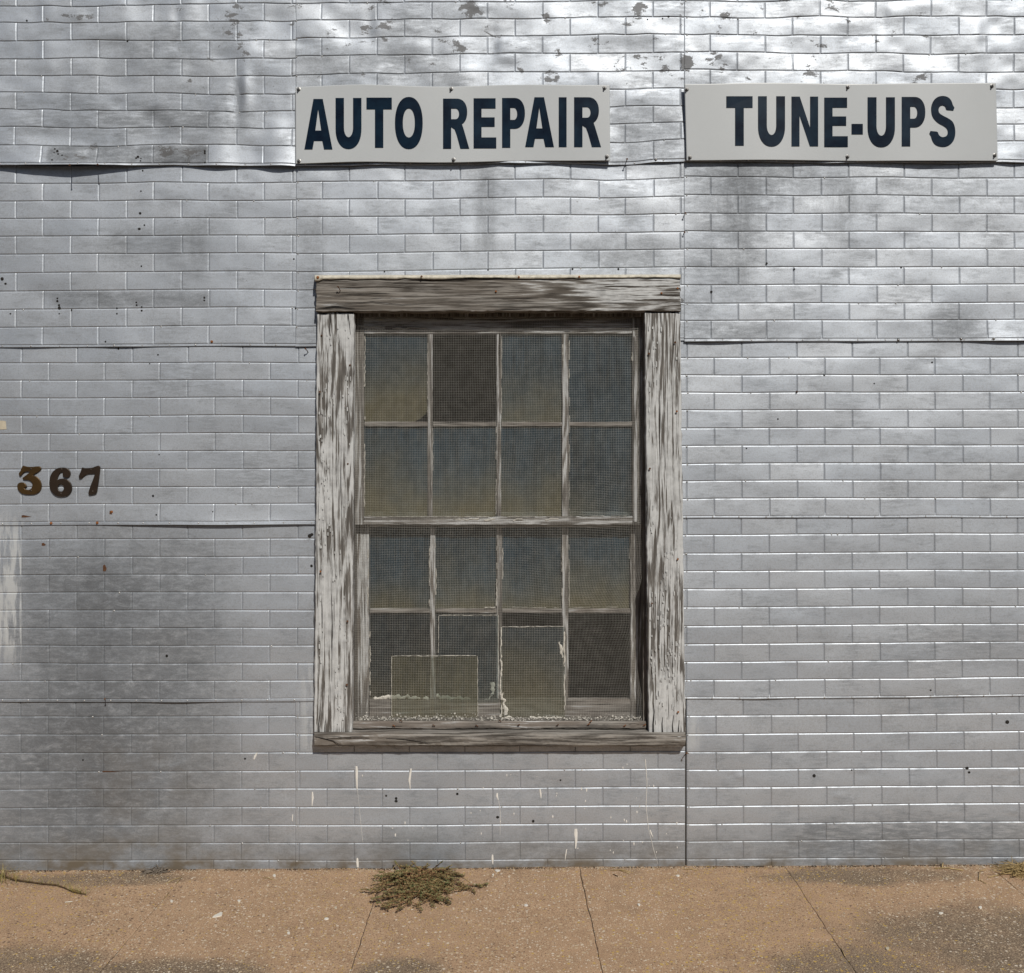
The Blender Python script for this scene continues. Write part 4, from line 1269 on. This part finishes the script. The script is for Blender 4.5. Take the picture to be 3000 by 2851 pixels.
for args in [(us_, [(1069, 985), (1068, 1232)], 7, UF - .002, 1), (us_, [(1069, 1255), (1067, 1510)], 6, UF - .002, 2), (us_, [(1253, 990), (1254, 1230)], 4, UF - .003, 3),
             (us_, [(1268, 1255), (1268, 1400)], 4, UF - .003, 4), (us_, [(1454, 1250), (1453, 1510)], 4, UF - .003, 5), (us_, [(1470, 985), (1469, 1230)], 4, UF - .003, 6),
             (us_, [(1650, 985), (1649, 1060)], 6, UF - .003, 7), (us_, [(1668, 985), (1668, 1500)], 4, UF - .003, 8), (us_, [(1850, 990), (1853, 1060)], 7, UF - .002, 9),
             (us_, [(1070, 1513), (1250, 1515), (1450, 1514), (1650, 1513), (1850, 1512)], 4, UF + .0035, 10),
             (us_, [(1300, 1524), (1400, 1522), (1500, 1524), (1640, 1521)], 12, UF + .0025, 11),
             
             (us_, [(1100, 937), (1130, 935)], 10, UF, 13), (us_, [(1045, 955), (1130, 958)], 12, UF, 14), (us_, [(1150, 962), (1255, 962)], 8, UF, 15),
             (ls_, [(1079, 1595), (1077, 1780)], 7, LF + .001, 21), (ls_, [(1259, 1600), (1258, 1780)], 5, LF - .002, 22), (ls_, [(1276, 1590), (1277, 1770)], 6, LF - .002, 23),
             (ls_, [(1455, 1600), (1455, 1778)], 7, LF - .002, 24), (ls_, [(1473, 1590), (1472, 1700)], 5, LF - .002, 25), (ls_, [(1647, 1600), (1647, 1778)], 5, LF - .002, 26),
             (ls_, [(1667, 1595), (1668, 1780)], 4, LF - .002, 27), (ls_, [(1843, 1590), (1843, 1640)], 3, LF - .002, 28), (ls_, [(1083, 1850), (1084, 2040)], 8, LF - .001, 29),
             (ls_, [(1095, 2048), (1130, 2040), (1180, 2043), (1258, 2046)], 22, LF - .004, 30, 'putty', .05, 'chip'), (ls_, [(1278, 2040), (1330, 2048), (1395, 2052)], 22, LF - .004, 31, 'putty', .05, 'chip'),
             (ls_, [(1400, 2054), (1430, 2050), (1445, 2035)], 10, LF - .003, 32), (ls_, [(1446, 2040), (1444, 2015), (1442, 1996)], 20, LF - .003, 33, 'putty', .05, 'chip'),
             (ls_, [(1420, 1781), (1455, 1779)], 6, LF + .001, 34), (ls_, [(1500, 1779), (1640, 1781)], 3, LF - .003, 35), (ls_, [(1680, 1780), (1840, 1778)], 3, LF - .003, 36)]:
    putty(*args)
for args in [([(1468, 1838), (1468, 2104)], 6, 41), ([(1470, 1837), (1654, 1835)], 2.4, 42), ([(1653, 1850), (1654, 2000), (1655, 2104)], 5, 43), ([(1472, 2030), (1478, 2070), (1484, 2098)], 14, 44), ([(1478, 2102), (1540, 2098), (1600, 2104), (1650, 2102)], 8, 45),
             ([(1640, 1880), (1648, 1930)], 9, 46)]:
    putty(loose, args[0], args[1] * 1.5, LF + .0125, args[2], 'putty', .16, 'chip')

for sheet_, d_, lines in ((loose2, LF + .0125, [([(1148, 1922), (1398, 1921)], 2.2, 51), ([(1399, 1923), (1400, 2100)], 2.0, 52), ([(1147, 1924), (1147, 2100)], 1.5, 53)]),
                          (loose3, LF + .0070, [([(1286, 1803), (1459, 1802)], 2.0, 54), ([(1285, 1804), (1284, 1915)], 1.6, 55), ([(1460, 1803), (1461, 2050)], 1.6, 56)])):
    for (pl, wd_, sd_) in lines:
        putty(sheet_, pl, wd_ * 1.7, d_, sd_, 'edge_highlight', .08, 'chip')  # pale strips draw in the bright highlight along the loose glass edges

# flakes of white paint caught along the foot of the screen
m = MB()
fr = random.Random(12)
for k in range(900):
    x = fr.uniform(1034, 1882)
    y = 2113 - abs(fr.gauss(0, 7)) - (4 if fr.random() < .3 else 0)
    if 1250 < x < 1420 and fr.random() < .3: y -= 5
    d = fr.uniform(-.030, .001)
    r = fr.uniform(1.2, 3.6)
    c = P(x, y, d)
    a0 = fr.uniform(0, 6.28)
    V = []
    nn = fr.choice((4, 5))
    nrm = Vector((fr.uniform(-1, 1), fr.uniform(-1.5, -.2), fr.uniform(-.3, 1.2))).normalized()
    uu = nrm.orthogonal().normalized(); vv = nrm.cross(uu)
    for q in range(nn):
        an = a0 + 6.283 * q / nn
        rr = r * fr.uniform(.6, 1.2) / PX
        V.append(tuple(Vector(c) + uu * math.cos(an) * rr + vv * math.sin(an) * rr))
    m.add(V, [tuple(range(nn))])
tag(m.build('paint_flakes', M['putty'], win), 'white paint flakes caught behind the foot of the screen', kind='stuff')

# curled flakes of paint still hanging on the casing boards
def flakes(quad, n, seed, along):
    q = MB()
    r_ = random.Random(seed)
    tl, tr, br, bl = [np.array(c, float) for c in quad]
    for k in range(n):
        u, v = r_.uniform(.06, .94), r_.uniform(.02, .98)
        p = (tl * (1 - u) + tr * u) * (1 - v) + (bl * (1 - u) + br * u) * v
        if float(noise2(p[0] / 30, p[1] / (120 if along == 'v' else 30), seed)) < -.1: continue
        L, w_ = r_.uniform(5, 16), r_.uniform(1.6, 4.2)
        lift = r_.uniform(.0008, .0028)
        sg = r_.choice((-1, 1))
        V = []
        for i in range(4):
            a = (i / 3 - .5) * L + r_.uniform(-.8, .8)
            for j in range(3):
                b = (j / 2 - .5) * w_ * (1 - .5 * abs(i / 3 - .5))
                h = .0468 + .0004 + lift * ((j / 2) if sg > 0 else 1 - j / 2) ** 2
                V.append(P(p[0] + (b if along == 'v' else a), p[1] + (a if along == 'v' else b), h + (0.0125 if along == 'h' else 0)))
        q.add(V, grid_faces(3, 4))
    tag(q.build('paint_flakes', M['flake'], win, True), kind='stuff')
flakes([(929, 930), (1035, 930), (1029, 2145), (921, 2150)], 260, 3, 'v')
flakes([(1890, 930), (1992, 930), (2006, 2140), (1901, 2145)], 260, 4, 'v')

# rusty nails in the casing and strip
def head(x, y, d, r=.0040, mat=None):
    m = MB(); m.disc(P(x, y, d), r, 9, .0022)
    return m.build('nail', mat or M['rust'], win, True)
for (x, y) in [(942, 983), (1012, 1191), (1019, 1359), (1025, 1070)]: head(x, y, .0462, .0036)
for (x, y) in [(940, 1674), (1019, 1820), (1017, 2006), (1979, 1003), (1984, 1205), (1905, 1373), (1987, 1638), (1988, 2086), (1911, 1768), (1902, 1036), (938, 1148)]:
    nail(win, x, y, [(-1, 0, .004), (-1, 0, .007)], .0018, .0040, M['orange_rust'] if x in (940, 1987, 1988, 1984) else M['rust'], .045)
for (x, y) in [(1453, 854), (1938, 859), (1697, 811), (1520, 812), (1985, 845)]: head(x, y, .0595 if y > 820 else .0625, .0042, M['orange_rust'])
nail(win, 1233, 812, [(0, -1, .004), (2, -2, .008)], .0018, .0040, None, .0615)
nail(win, 997, 852, [(-2, -4, .010), (-7, -12, .018)], .0016, .0032, None, .058)
for (x, y) in [(1157, 2128), (1274, 2127), (1516, 2126), (1630, 2126), (1721, 2124), (1827, 2128), (1400, 2128), (1178, 2114), (1468, 2114), (1727, 2116), (1885, 2126)]:
    sgn = -1 if x < 1500 else 1
    nail(win, x, y, [(0, 0, .005), (5 * sgn, -3, .008)], .0015, .0026, M['orange_rust'] if x % 2 else M['rust'], .0165)

# ------------------------------------------------------------------ wire screen
scr = empty('wire_screen', P(1465, 2112, .0))
tag(scr, 'galvanised square wire mesh screen stretched over the window, loose at its lower right edge', 'wire screen')
def pull(y):      # how far the right edge has come away (px)
    return 34 * math.exp(-((y - 1800) / 75) ** 2) + 28 * math.exp(-((y - 1900) / 90) ** 2) * .7 + 6 * math.exp(-((y - 1990) / 60) ** 2) + 3 * math.exp(-((y - 1640) / 60) ** 2)
def spt(u, v):
    y = 929 + (2117 - 929) * v
    xe = 1888 - 4 * v
    x = 1036 + (xe - 1036) * u
    k = float(sstep(.62, 1.0, u))
    x -= pull(y) * k ** 1.3
    lo = float(sstep(.45, .95, v)) * (1 - float(sstep(0, .35, u)))
    y += 9 * lo * math.sin(v * 9) * (1 - v) * 2.0 + 5 * float(noise2(u * 4, v * 5, 71)) * math.sin(math.pi * v)
    x += 3.0 * float(noise2(u * 3, v * 6, 72)) * math.sin(math.pi * min(1, u * 1.0))
    d = -.004 + .007 * float(noise2(u * 3, v * 4, 73)) * math.sin(math.pi * u) * math.sin(math.pi * v) - .004
    d += .020 * (pull(y) / 40) * math.exp(-((u - .97) / .06) ** 2)
    return P(x, y, d)
m = MB()
SP = 4.95
nvw, nhw = int(850 / SP), int(1186 / SP)
for i in range(nvw + 1):
    u = i / nvw
    m.tube([spt(u, v) for v in np.linspace(0, 1, 46)], .00034, 3, False)
for j in range(nhw + 1):
    v = j / nhw
    m.tube([spt(u, v) for u in np.linspace(0, 1, 36)], .00034, 3, False)
tag(m.build('wires', M['wire'], scr, True), kind='stuff')

# ------------------------------------------------------------------ plants and litter on the sidewalk
pr = random.Random(21)
def tube_ground(m, pts, r, h=.003):
    m.tube([G(x, y, hh) for (x, y, hh) in pts], r, 5)

# prostrate spurge at the foot of the wall
weed = empty('weed', G(1243, 2548))
tag(weed, 'low dark green weed sprawling at the foot of the wall below the window', 'weed')
ms, ml, md = MB(), MB(), MB()
c0 = Vector(G(1243, 2549, .006))
def leaf(m, p, dirv, nrm, L, wd):
    s_ = dirv.cross(nrm).normalized()
    a, b, c, d_ = p, p + dirv * L * .5 + s_ * wd * .5 + nrm * L * .1, p + dirv * L, p + dirv * L * .5 - s_ * wd * .5 + nrm * L * .1
    m.add([tuple(a), tuple(b), tuple(c), tuple(d_)], [(0, 1, 2, 3)])
def stem(start, ang, length, lift, r0, depth=0, rise=0.0):
    n = max(6, int(length / .009))
    p = Vector(start)
    pts, a = [p.copy()], ang
    curl = pr.uniform(-.8, .8)
    for k in range(n):
        f = k / n
        a += curl / n + pr.uniform(-.10, .10)
        st = length / n
        p = p + Vector((math.cos(a) * st, -math.sin(a) * st, (lift * (1 - f * 1.6) + rise) * st))
        gz = zg(p.x) + .004
        if p.z < gz: p.z = gz
        if p.y > -.014: p.y = -.014 - pr.uniform(0, .004)
        pts.append(p.copy())
    ms.tube(pts, [r0 * (1 - .75 * i / n) + .0003 for i in range(len(pts))], 4)
    # paired leaves, denser to the tip
    for i in range(1, len(pts)):
        f = i / len(pts)
        if f < .25 and depth == 0 and pr.random() < .5: continue
        d = (pts[i] - pts[i - 1]).normalized()
        for q in range(5 if f > .45 else 2):
            base = pts[i - 1].lerp(pts[i], pr.random())
            side_ = d.cross(Vector((0, 0, 1))).normalized() * pr.choice((-1, 1))
            dv = (side_ + d * pr.uniform(.1, .8) + Vector((0, 0, pr.uniform(-.1, .7)))).normalized()
            nr = (Vector((0, 0, 1)) + Vector((pr.uniform(-.6, .6), pr.uniform(-.6, .6), 0))).normalized()
            leaf(ml if (f > .42 or pr.random() < .25) else md, base, dv, nr, pr.uniform(.0060, .0105), pr.uniform(.0042, .0068))
    if depth < 2 and length > .05:
        for i in range(2, len(pts) - 2):
            if pr.random() < (.30 if depth == 0 else .12):
                stem(pts[i], a + pr.choice((-1, 1)) * pr.uniform(.4, .9), length * pr.uniform(.22, .42), lift * .5, r0 * .6, depth + 1, rise * .4)
for k in range(42):
    t = k / 41
    ang = -.08 + t * (math.pi + .16) + pr.uniform(-.06, .06)
    # reach follows the plant's outline: wide to the sides, long to the front
    reach = .098 + .23 * math.sin(ang) ** 3 + pr.uniform(-.05, .02)
    stem(c0 + Vector((pr.uniform(-.045, .045), pr.uniform(-.02, 0), 0)), ang, reach, pr.uniform(.02, .22), .0017)
for k in range(9):
    stem(c0 + Vector((pr.uniform(-.13, .10), -.012, .0)), pr.choice((0.05, 3.1)) + pr.uniform(-.2, .2), pr.uniform(.03, .055), .0, .0013, 1, pr.uniform(.5, .9))
for k in range(5):      # tangle in the middle
    stem(c0 + Vector((pr.uniform(-.09, .09), pr.uniform(-.10, -.01), pr.uniform(.0, .02))), pr.uniform(0, 3.14), pr.uniform(.05, .10), .5, .0012, 1)
tag(ms.build('stems', M['stem'], weed, True), kind='stuff')
tag(ml.build('leaves', M['leaf'], weed, False), kind='stuff')
tag(md.build('dry_leaves', M['dry_leaf'], weed, False), kind='stuff')
mst = MB()
for pts in [[(1150, 2580, .012), (1152, 2560, .03), (1165, 2552, .03)], [(1150, 2575, .02), (1165, 2580, .02), (1195, 2582, .01)], [(1186, 2572, .025), (1200, 2562, .03), (1222, 2558, .02)], [(1172, 2542, .02), (1178, 2556, .03)],
            [(1268, 2594, .02), (1286, 2588, .025)], [(1205, 2582, .02), (1215, 2570, .03)], [(1220, 2610, .012), (1238, 2590, .02)], [(1345, 2562, .004), (1380, 2584, .003)]]:
    tube_ground(mst, pts, .0010)
tag(mst.build('dead_stalks', M['straw'], weed, True), kind='stuff')

# creeping grass at the left
gr = empty('grass_runner', G(5, 2560))
tag(gr, 'creeping grass runner with thin blades trailing over the sidewalk at the left edge', 'grass')
path = [(-60, 2548, .01), (0, 2558, .012), (40, 2571, .008), (90, 2577, .006), (130, 2583, .006), (165, 2586, .006), (190, 2595, .006), (212, 2605, .005), (235, 2611, .005), (252, 2612, .004)]
m = MB(); m.tube([G(*p) for p in path], [.0032, .003, .0028, .0026, .0026, .0024, .0022, .002, .0018, .0012], 6)
m.build('runner', M['runner'], gr, True)
m = MB()
def blade(base, dirv, L, wd):
    dirv = dirv.normalized()
    s_ = dirv.cross(Vector((0, 0, 1)))
    s_ = s_.normalized() if s_.length > .1 else Vector((1, 0, 0))
    pts = []
    for k in range(5):
        f = k / 4
        pts.append(base + dirv * L * f + Vector((0, 0, L * .35 * math.sin(f * 2.4) * .8 - L * .25 * f * f)))
    V = []
    for k, p in enumerate(pts):
        ww = wd * (1 - k / 4.4) / 2
        V += [tuple(p - s_ * ww), tuple(p + s_ * ww)]
    m.add(V, grid_faces(2, 5))
for k in range(260):
    i = pr.randrange(1, len(path) - 1) if pr.random() < .45 else pr.choice((0, 1, 1, 7))
    a, b = path[i], path[min(i + 1, len(path) - 1)]
    t = pr.random()
    base = Vector(G(a[0] + (b[0] - a[0]) * t, a[1] + (b[1] - a[1]) * t, .004))
    if i <= 1: base += Vector((pr.uniform(-.06, .035), pr.uniform(-.04, .025), 0)); base.y = min(base.y, -.016)
    dv = Vector((pr.uniform(-1, 1), pr.uniform(-1, .8), pr.uniform(.1, .9)))
    if base.y + dv.y * .04 > -.02: dv.y = -abs(dv.y)
    blade(base, dv, pr.uniform(.02, .06) * (1.3 if i <= 1 else .8), pr.uniform(.0014, .0026))
tag(m.build('blades', M['grass'], gr, False), kind='stuff')

def heap(name, label, cat, cx, cy, rx, ry, n, Lr, r, mat, hmax, group=None):
    root = empty(name, G(cx, cy))
    tag(root, label, cat, group)
    m = MB()
    c = Vector(G(cx, cy))
    for k in range(n):
        a = pr.uniform(0, 6.28); q = pr.random() ** .6
        p = c + Vector((math.cos(a) * rx * q, math.sin(a) * ry * q, .002 + hmax * (1 - q) * pr.random()))
        L = pr.uniform(*Lr)
        b = pr.uniform(0, 6.28)
        d = Vector((math.cos(b), math.sin(b) * .8, pr.uniform(-.15, .3))) * L
        mid_ = p + d * .5 + Vector((pr.uniform(-1, 1), pr.uniform(-1, 1), .4)) * L * .12
        e_ = p + d
        pts = [p, mid_, e_]
        for v in pts:
            v.y = min(v.y, -.016); v.z = max(v.z, zg(v.x) + .0015)
        m.tube(pts, r * pr.uniform(.6, 1.3), 4)
    tag(m.build('stalks', mat, root, True), kind='stuff')
    return root
heap('debris_heap', 'small heap of grey dead twigs and lint against the wall at the left', 'debris', 456, 2546, .045, .016, 130, (.012, .045), .0011, M['grey_twig'], .022)
heap('straw_heap', 'tuft of dry yellow straw on the sidewalk at the right edge', 'straw', 2985, 2562, .055, .05, 240, (.03, .09), .0010, M['straw'], .03)

def twig(label, pts, r, mat, name='twig', group='straws and twigs lying on the sidewalk'):
    m = MB()
    for p in pts: m.tube([G(x, y, h) for (x, y, h) in p], r, 6)
    o = m.build(name, mat, None, True)
    tag(o, label, 'twig', group)
twig('thick tan straw stalk lying near the wall at the right', [[(2739, 2551, .003), (2775, 2550, .004), (2822, 2558, .004)], [(2760, 2550, .004), (2763, 2541, .012)]], .0019, M['straw'])
twig('small forked straw left of the straw tuft', [[(2872, 2563, .01), (2868, 2588, .004)], [(2866, 2584, .004), (2890, 2597, .003)], [(2871, 2564, .01), (2888, 2562, .012)]], .0013, M['straw'])
twig('long pale straw reaching left out of the straw tuft', [[(2895, 2579, .004), (2930, 2572, .006), (2965, 2570, .01)]], .0016, M['straw'])
twig('thin straw on the sidewalk right of the middle joint', [[(1788, 2551, .003), (1825, 2550, .004), (1848, 2556, .002)], [(1815, 2551, .004), (1845, 2560, .002)]], .0012, M['straw'])
twig('short dark twig below the thin straw right of the middle joint', [[(1797, 2562, .002), (1810, 2568, .003)]], .0018, M['runner'])
twig('short straw by the foot of the wall below the window', [[(1585, 2563, .002), (1610, 2565, .003), (1632, 2562, .002)]], .0010, M['straw'])
twig('pale curved straw right of the grey debris heap', [[(485, 2582, .002), (510, 2570, .004), (534, 2563, .003)], [(515, 2582, .002), (528, 2570, .004)]], .0011, M['straw'])
twig('thin yellow straw lying left of the weed', [[(770, 2566, .002), (785, 2567, .004), (803, 2573, .002)]], .0012, M['straw'])
twig('dry straw at the foot of the right siding seam', [[(2003, 2548, .002), (2025, 2549, .004), (2045, 2553, .003)]], .0013, M['straw'])
twig('tiny straw lying on the left sidewalk joint', [[(485, 2622, .002), (494, 2608, .003)]], .0011, M['straw'])
twig('short stick on the sidewalk in front of the weed', [[(1137, 2658, .002), (1158, 2652, .003)]], .0012, M['runner'])
twig('small straw lying on the right sidewalk joint', [[(2464, 2782, .002), (2476, 2806, .003)]], .0013, M['straw'])
twig('white stick lying before the grass runner', [[(190, 2634, .002), (212, 2632, .002)]], .0016, M['chip'])

def chip(label, pts, mat, name='paint_chip', cat='paint chip', h=.002, group='chips lying on the sidewalk'):
    n = len(pts)
    V = [G(x, y, h + .0015) for (x, y) in pts] + [G(x, y, .0002) for (x, y) in pts]
    F = [tuple(range(n)), tuple(range(n, 2 * n))[::-1]] + [(i, n + i, n + (i + 1) % n, (i + 1) % n) for i in range(n)]
    o = mesh_obj(name, V, F, mat, None, False)
    tag(o, label, cat, group)
    return o
def blobpts(x, y, rx, ry, n=7):
    return [(x + rx * math.cos(-6.283 * k / n) * pr.uniform(.7, 1.2), y + ry * math.sin(-6.283 * k / n) * pr.uniform(.7, 1.2)) for k in range(n)]
chip('large jagged white paint chip on the left of the sidewalk', [(622, 2681), (630, 2674), (640, 2670), (646, 2666), (652, 2667), (650, 2676), (640, 2679), (630, 2681)][::-1], M['chip'])
chip('white paint chip near the left joint of the sidewalk', blobpts(503, 2633, 4.5, 2.5), M['chip'])
chip('pointed tan pebble close to the wall below the left siding', blobpts(804, 2560, 5, 4), M['chip'], 'pebble', 'pebble')
chip('white chip right of the largest white paint chip', blobpts(700, 2633, 5, 3), M['chip'])
chip('white chip left of the weed near the left slab edge', blobpts(957, 2687, 7, 3), M['chip'])
chip('tan pebble beside the white chip left of the weed', blobpts(984, 2655, 4, 4), M['sticker'], 'pebble', 'pebble')
chip('white pebble low on the left half of the sidewalk', blobpts(846, 2728, 4.5, 3.2), M['chip'], 'pebble', 'pebble')
chip('lavender foil scrap by the wall right of the weed', blobpts(1457, 2549, 8, 2.5), M['drip'], 'foil_scrap', 'litter')
chip('small white pebble below the foil scrap', blobpts(1445, 2561, 3.2, 2.6), M['chip'], 'pebble', 'pebble')
chip('blue grey scrap on the sidewalk left of the middle joint', blobpts(1541, 2651, 6, 2.8), M['drip'], 'foil_scrap', 'litter')
chip('white chip right of the middle joint', blobpts(1872, 2651, 4.5, 3), M['chip'])
chip('white pebble at the far right of the middle slab', blobpts(1986, 2567, 5.5, 2.6), M['chip'], 'pebble', 'pebble')
chip('large pale pebble low on the right of the sidewalk', blobpts(2600, 2784, 6, 4.5), M['sticker'], 'pebble', 'pebble')
chip('pale oblong pebble in the right slab', blobpts(2757, 2681, 7, 3), M['chip'], 'pebble', 'pebble')
chip('white chip beside the dark stain at the right', blobpts(2872, 2665, 5, 4), M['chip'])

# curled dead leaf in front of the weed
m = MB()
V = []
for i in range(7):
    u = i / 6
    for j in range(4):
        v = j / 3 - .5
        x = 1303 + 20 * u
        wv = math.sin(math.pi * (u * .9 + .05)) * 4.5
        V.append(G(x, 2646 + v * wv * 2, .003 + .012 * math.sin(math.pi * u) * (.4 + abs(v)) ))
m.add(V, grid_faces(4, 7))
tag(m.build('dead_leaf', M['dead_leaf'], None, True), 'small dark curled dead leaf just right of the weed', 'leaf')

# loose sand and grit
m = MB()
for k in range(700):
    x, y = pr.uniform(-60, 3060), pr.uniform(2540, 2860)
    c = Vector(G(x, y, .0005))
    if c.y > -.014: continue
    r = pr.uniform(.0010, .0026)
    m.disc(tuple(c), r, 5, r * .9, 'z', pr.uniform(.6, 1.1))
for k in range(900):      # swept up along the foot of the wall
    x = pr.uniform(-60, 3060)
    px_ = x; x = (x - 1500) / PX
    if float(noise2(px_ / 60, 2.0, 91)) < -.15 and pr.random() < .8: continue
    y = -.013 - abs(pr.gauss(0, .012))
    r = pr.uniform(.0008, .0024)
    m.disc((x, y, zg(x) + .0004), r, 5, r * .9, 'z', pr.uniform(.6, 1.1))
tag(m.build('grit', M['sticker'], None, True), 'loose grit scattered over the sidewalk', 'grit', kind='stuff')

# the wood across the road, seen only as the dark band reflected in the panes and the paint
tr_ = np.random.RandomState(5)
N = 9000
tx = tr_.uniform(-34, 34, N)
top = 6.5 + 2.2 * noise2(tx / 4.0, 0.0, 81) + 1.2 * noise2(tx / 1.5, 0.0, 82)
tz = tr_.rand(N) ** .8 * top
ty = -20 + tr_.uniform(-2.6, 2.6, N) + 1.5 * noise2(tx / 3, tz / 2, 83)
V, F = [], []
for k in range(N):
    c = Vector((tx[k], ty[k], tz[k] - .15))
    n_ = Vector(tr_.normal(size=3)).normalized()
    u_ = n_.orthogonal().normalized(); v_ = n_.cross(u_)
    r_ = tr_.uniform(.22, .5)
    b_ = len(V)
    V += [tuple(c + u_ * r_), tuple(c + v_ * r_ * .6), tuple(c - u_ * r_), tuple(c - v_ * r_ * .6)]
    F.append((b_, b_ + 1, b_ + 2, b_ + 3))
M['wood_edge'] = mat_simple('wood_foliage', (0.060, 0.085, 0.030), 0.7, 0, 0.4, 1.5, 0.0, col2=(0.035, 0.055, 0.022))
tag(mesh_obj('tree_line', V, F, M['wood_edge'], None, False), 'green wood standing across the road behind the viewer', 'trees', kind='stuff')

# dark dirt and crumbs of leaf caught along the foot of the siding
m = MB()
for k in range(2200):
    x = pr.uniform(-2.1, 2.1)
    if float(noise2(x * 9, 4.0, 95)) + .5 * float(noise2(x * 31, 4.0, 96)) < .05 and pr.random() < .75: continue
    y = -.011 - abs(pr.gauss(0, .0045))
    r = pr.uniform(.0010, .0034)
    m.disc((x, y, zg(x) + .0003), r, 5, r * pr.uniform(.4, 1.1), 'z', pr.uniform(.5, 1.2))
tag(m.build('dirt_line', M['soil'], None, True), 'dark dirt and crumbs gathered along the foot of the wall', 'dirt', kind='stuff')
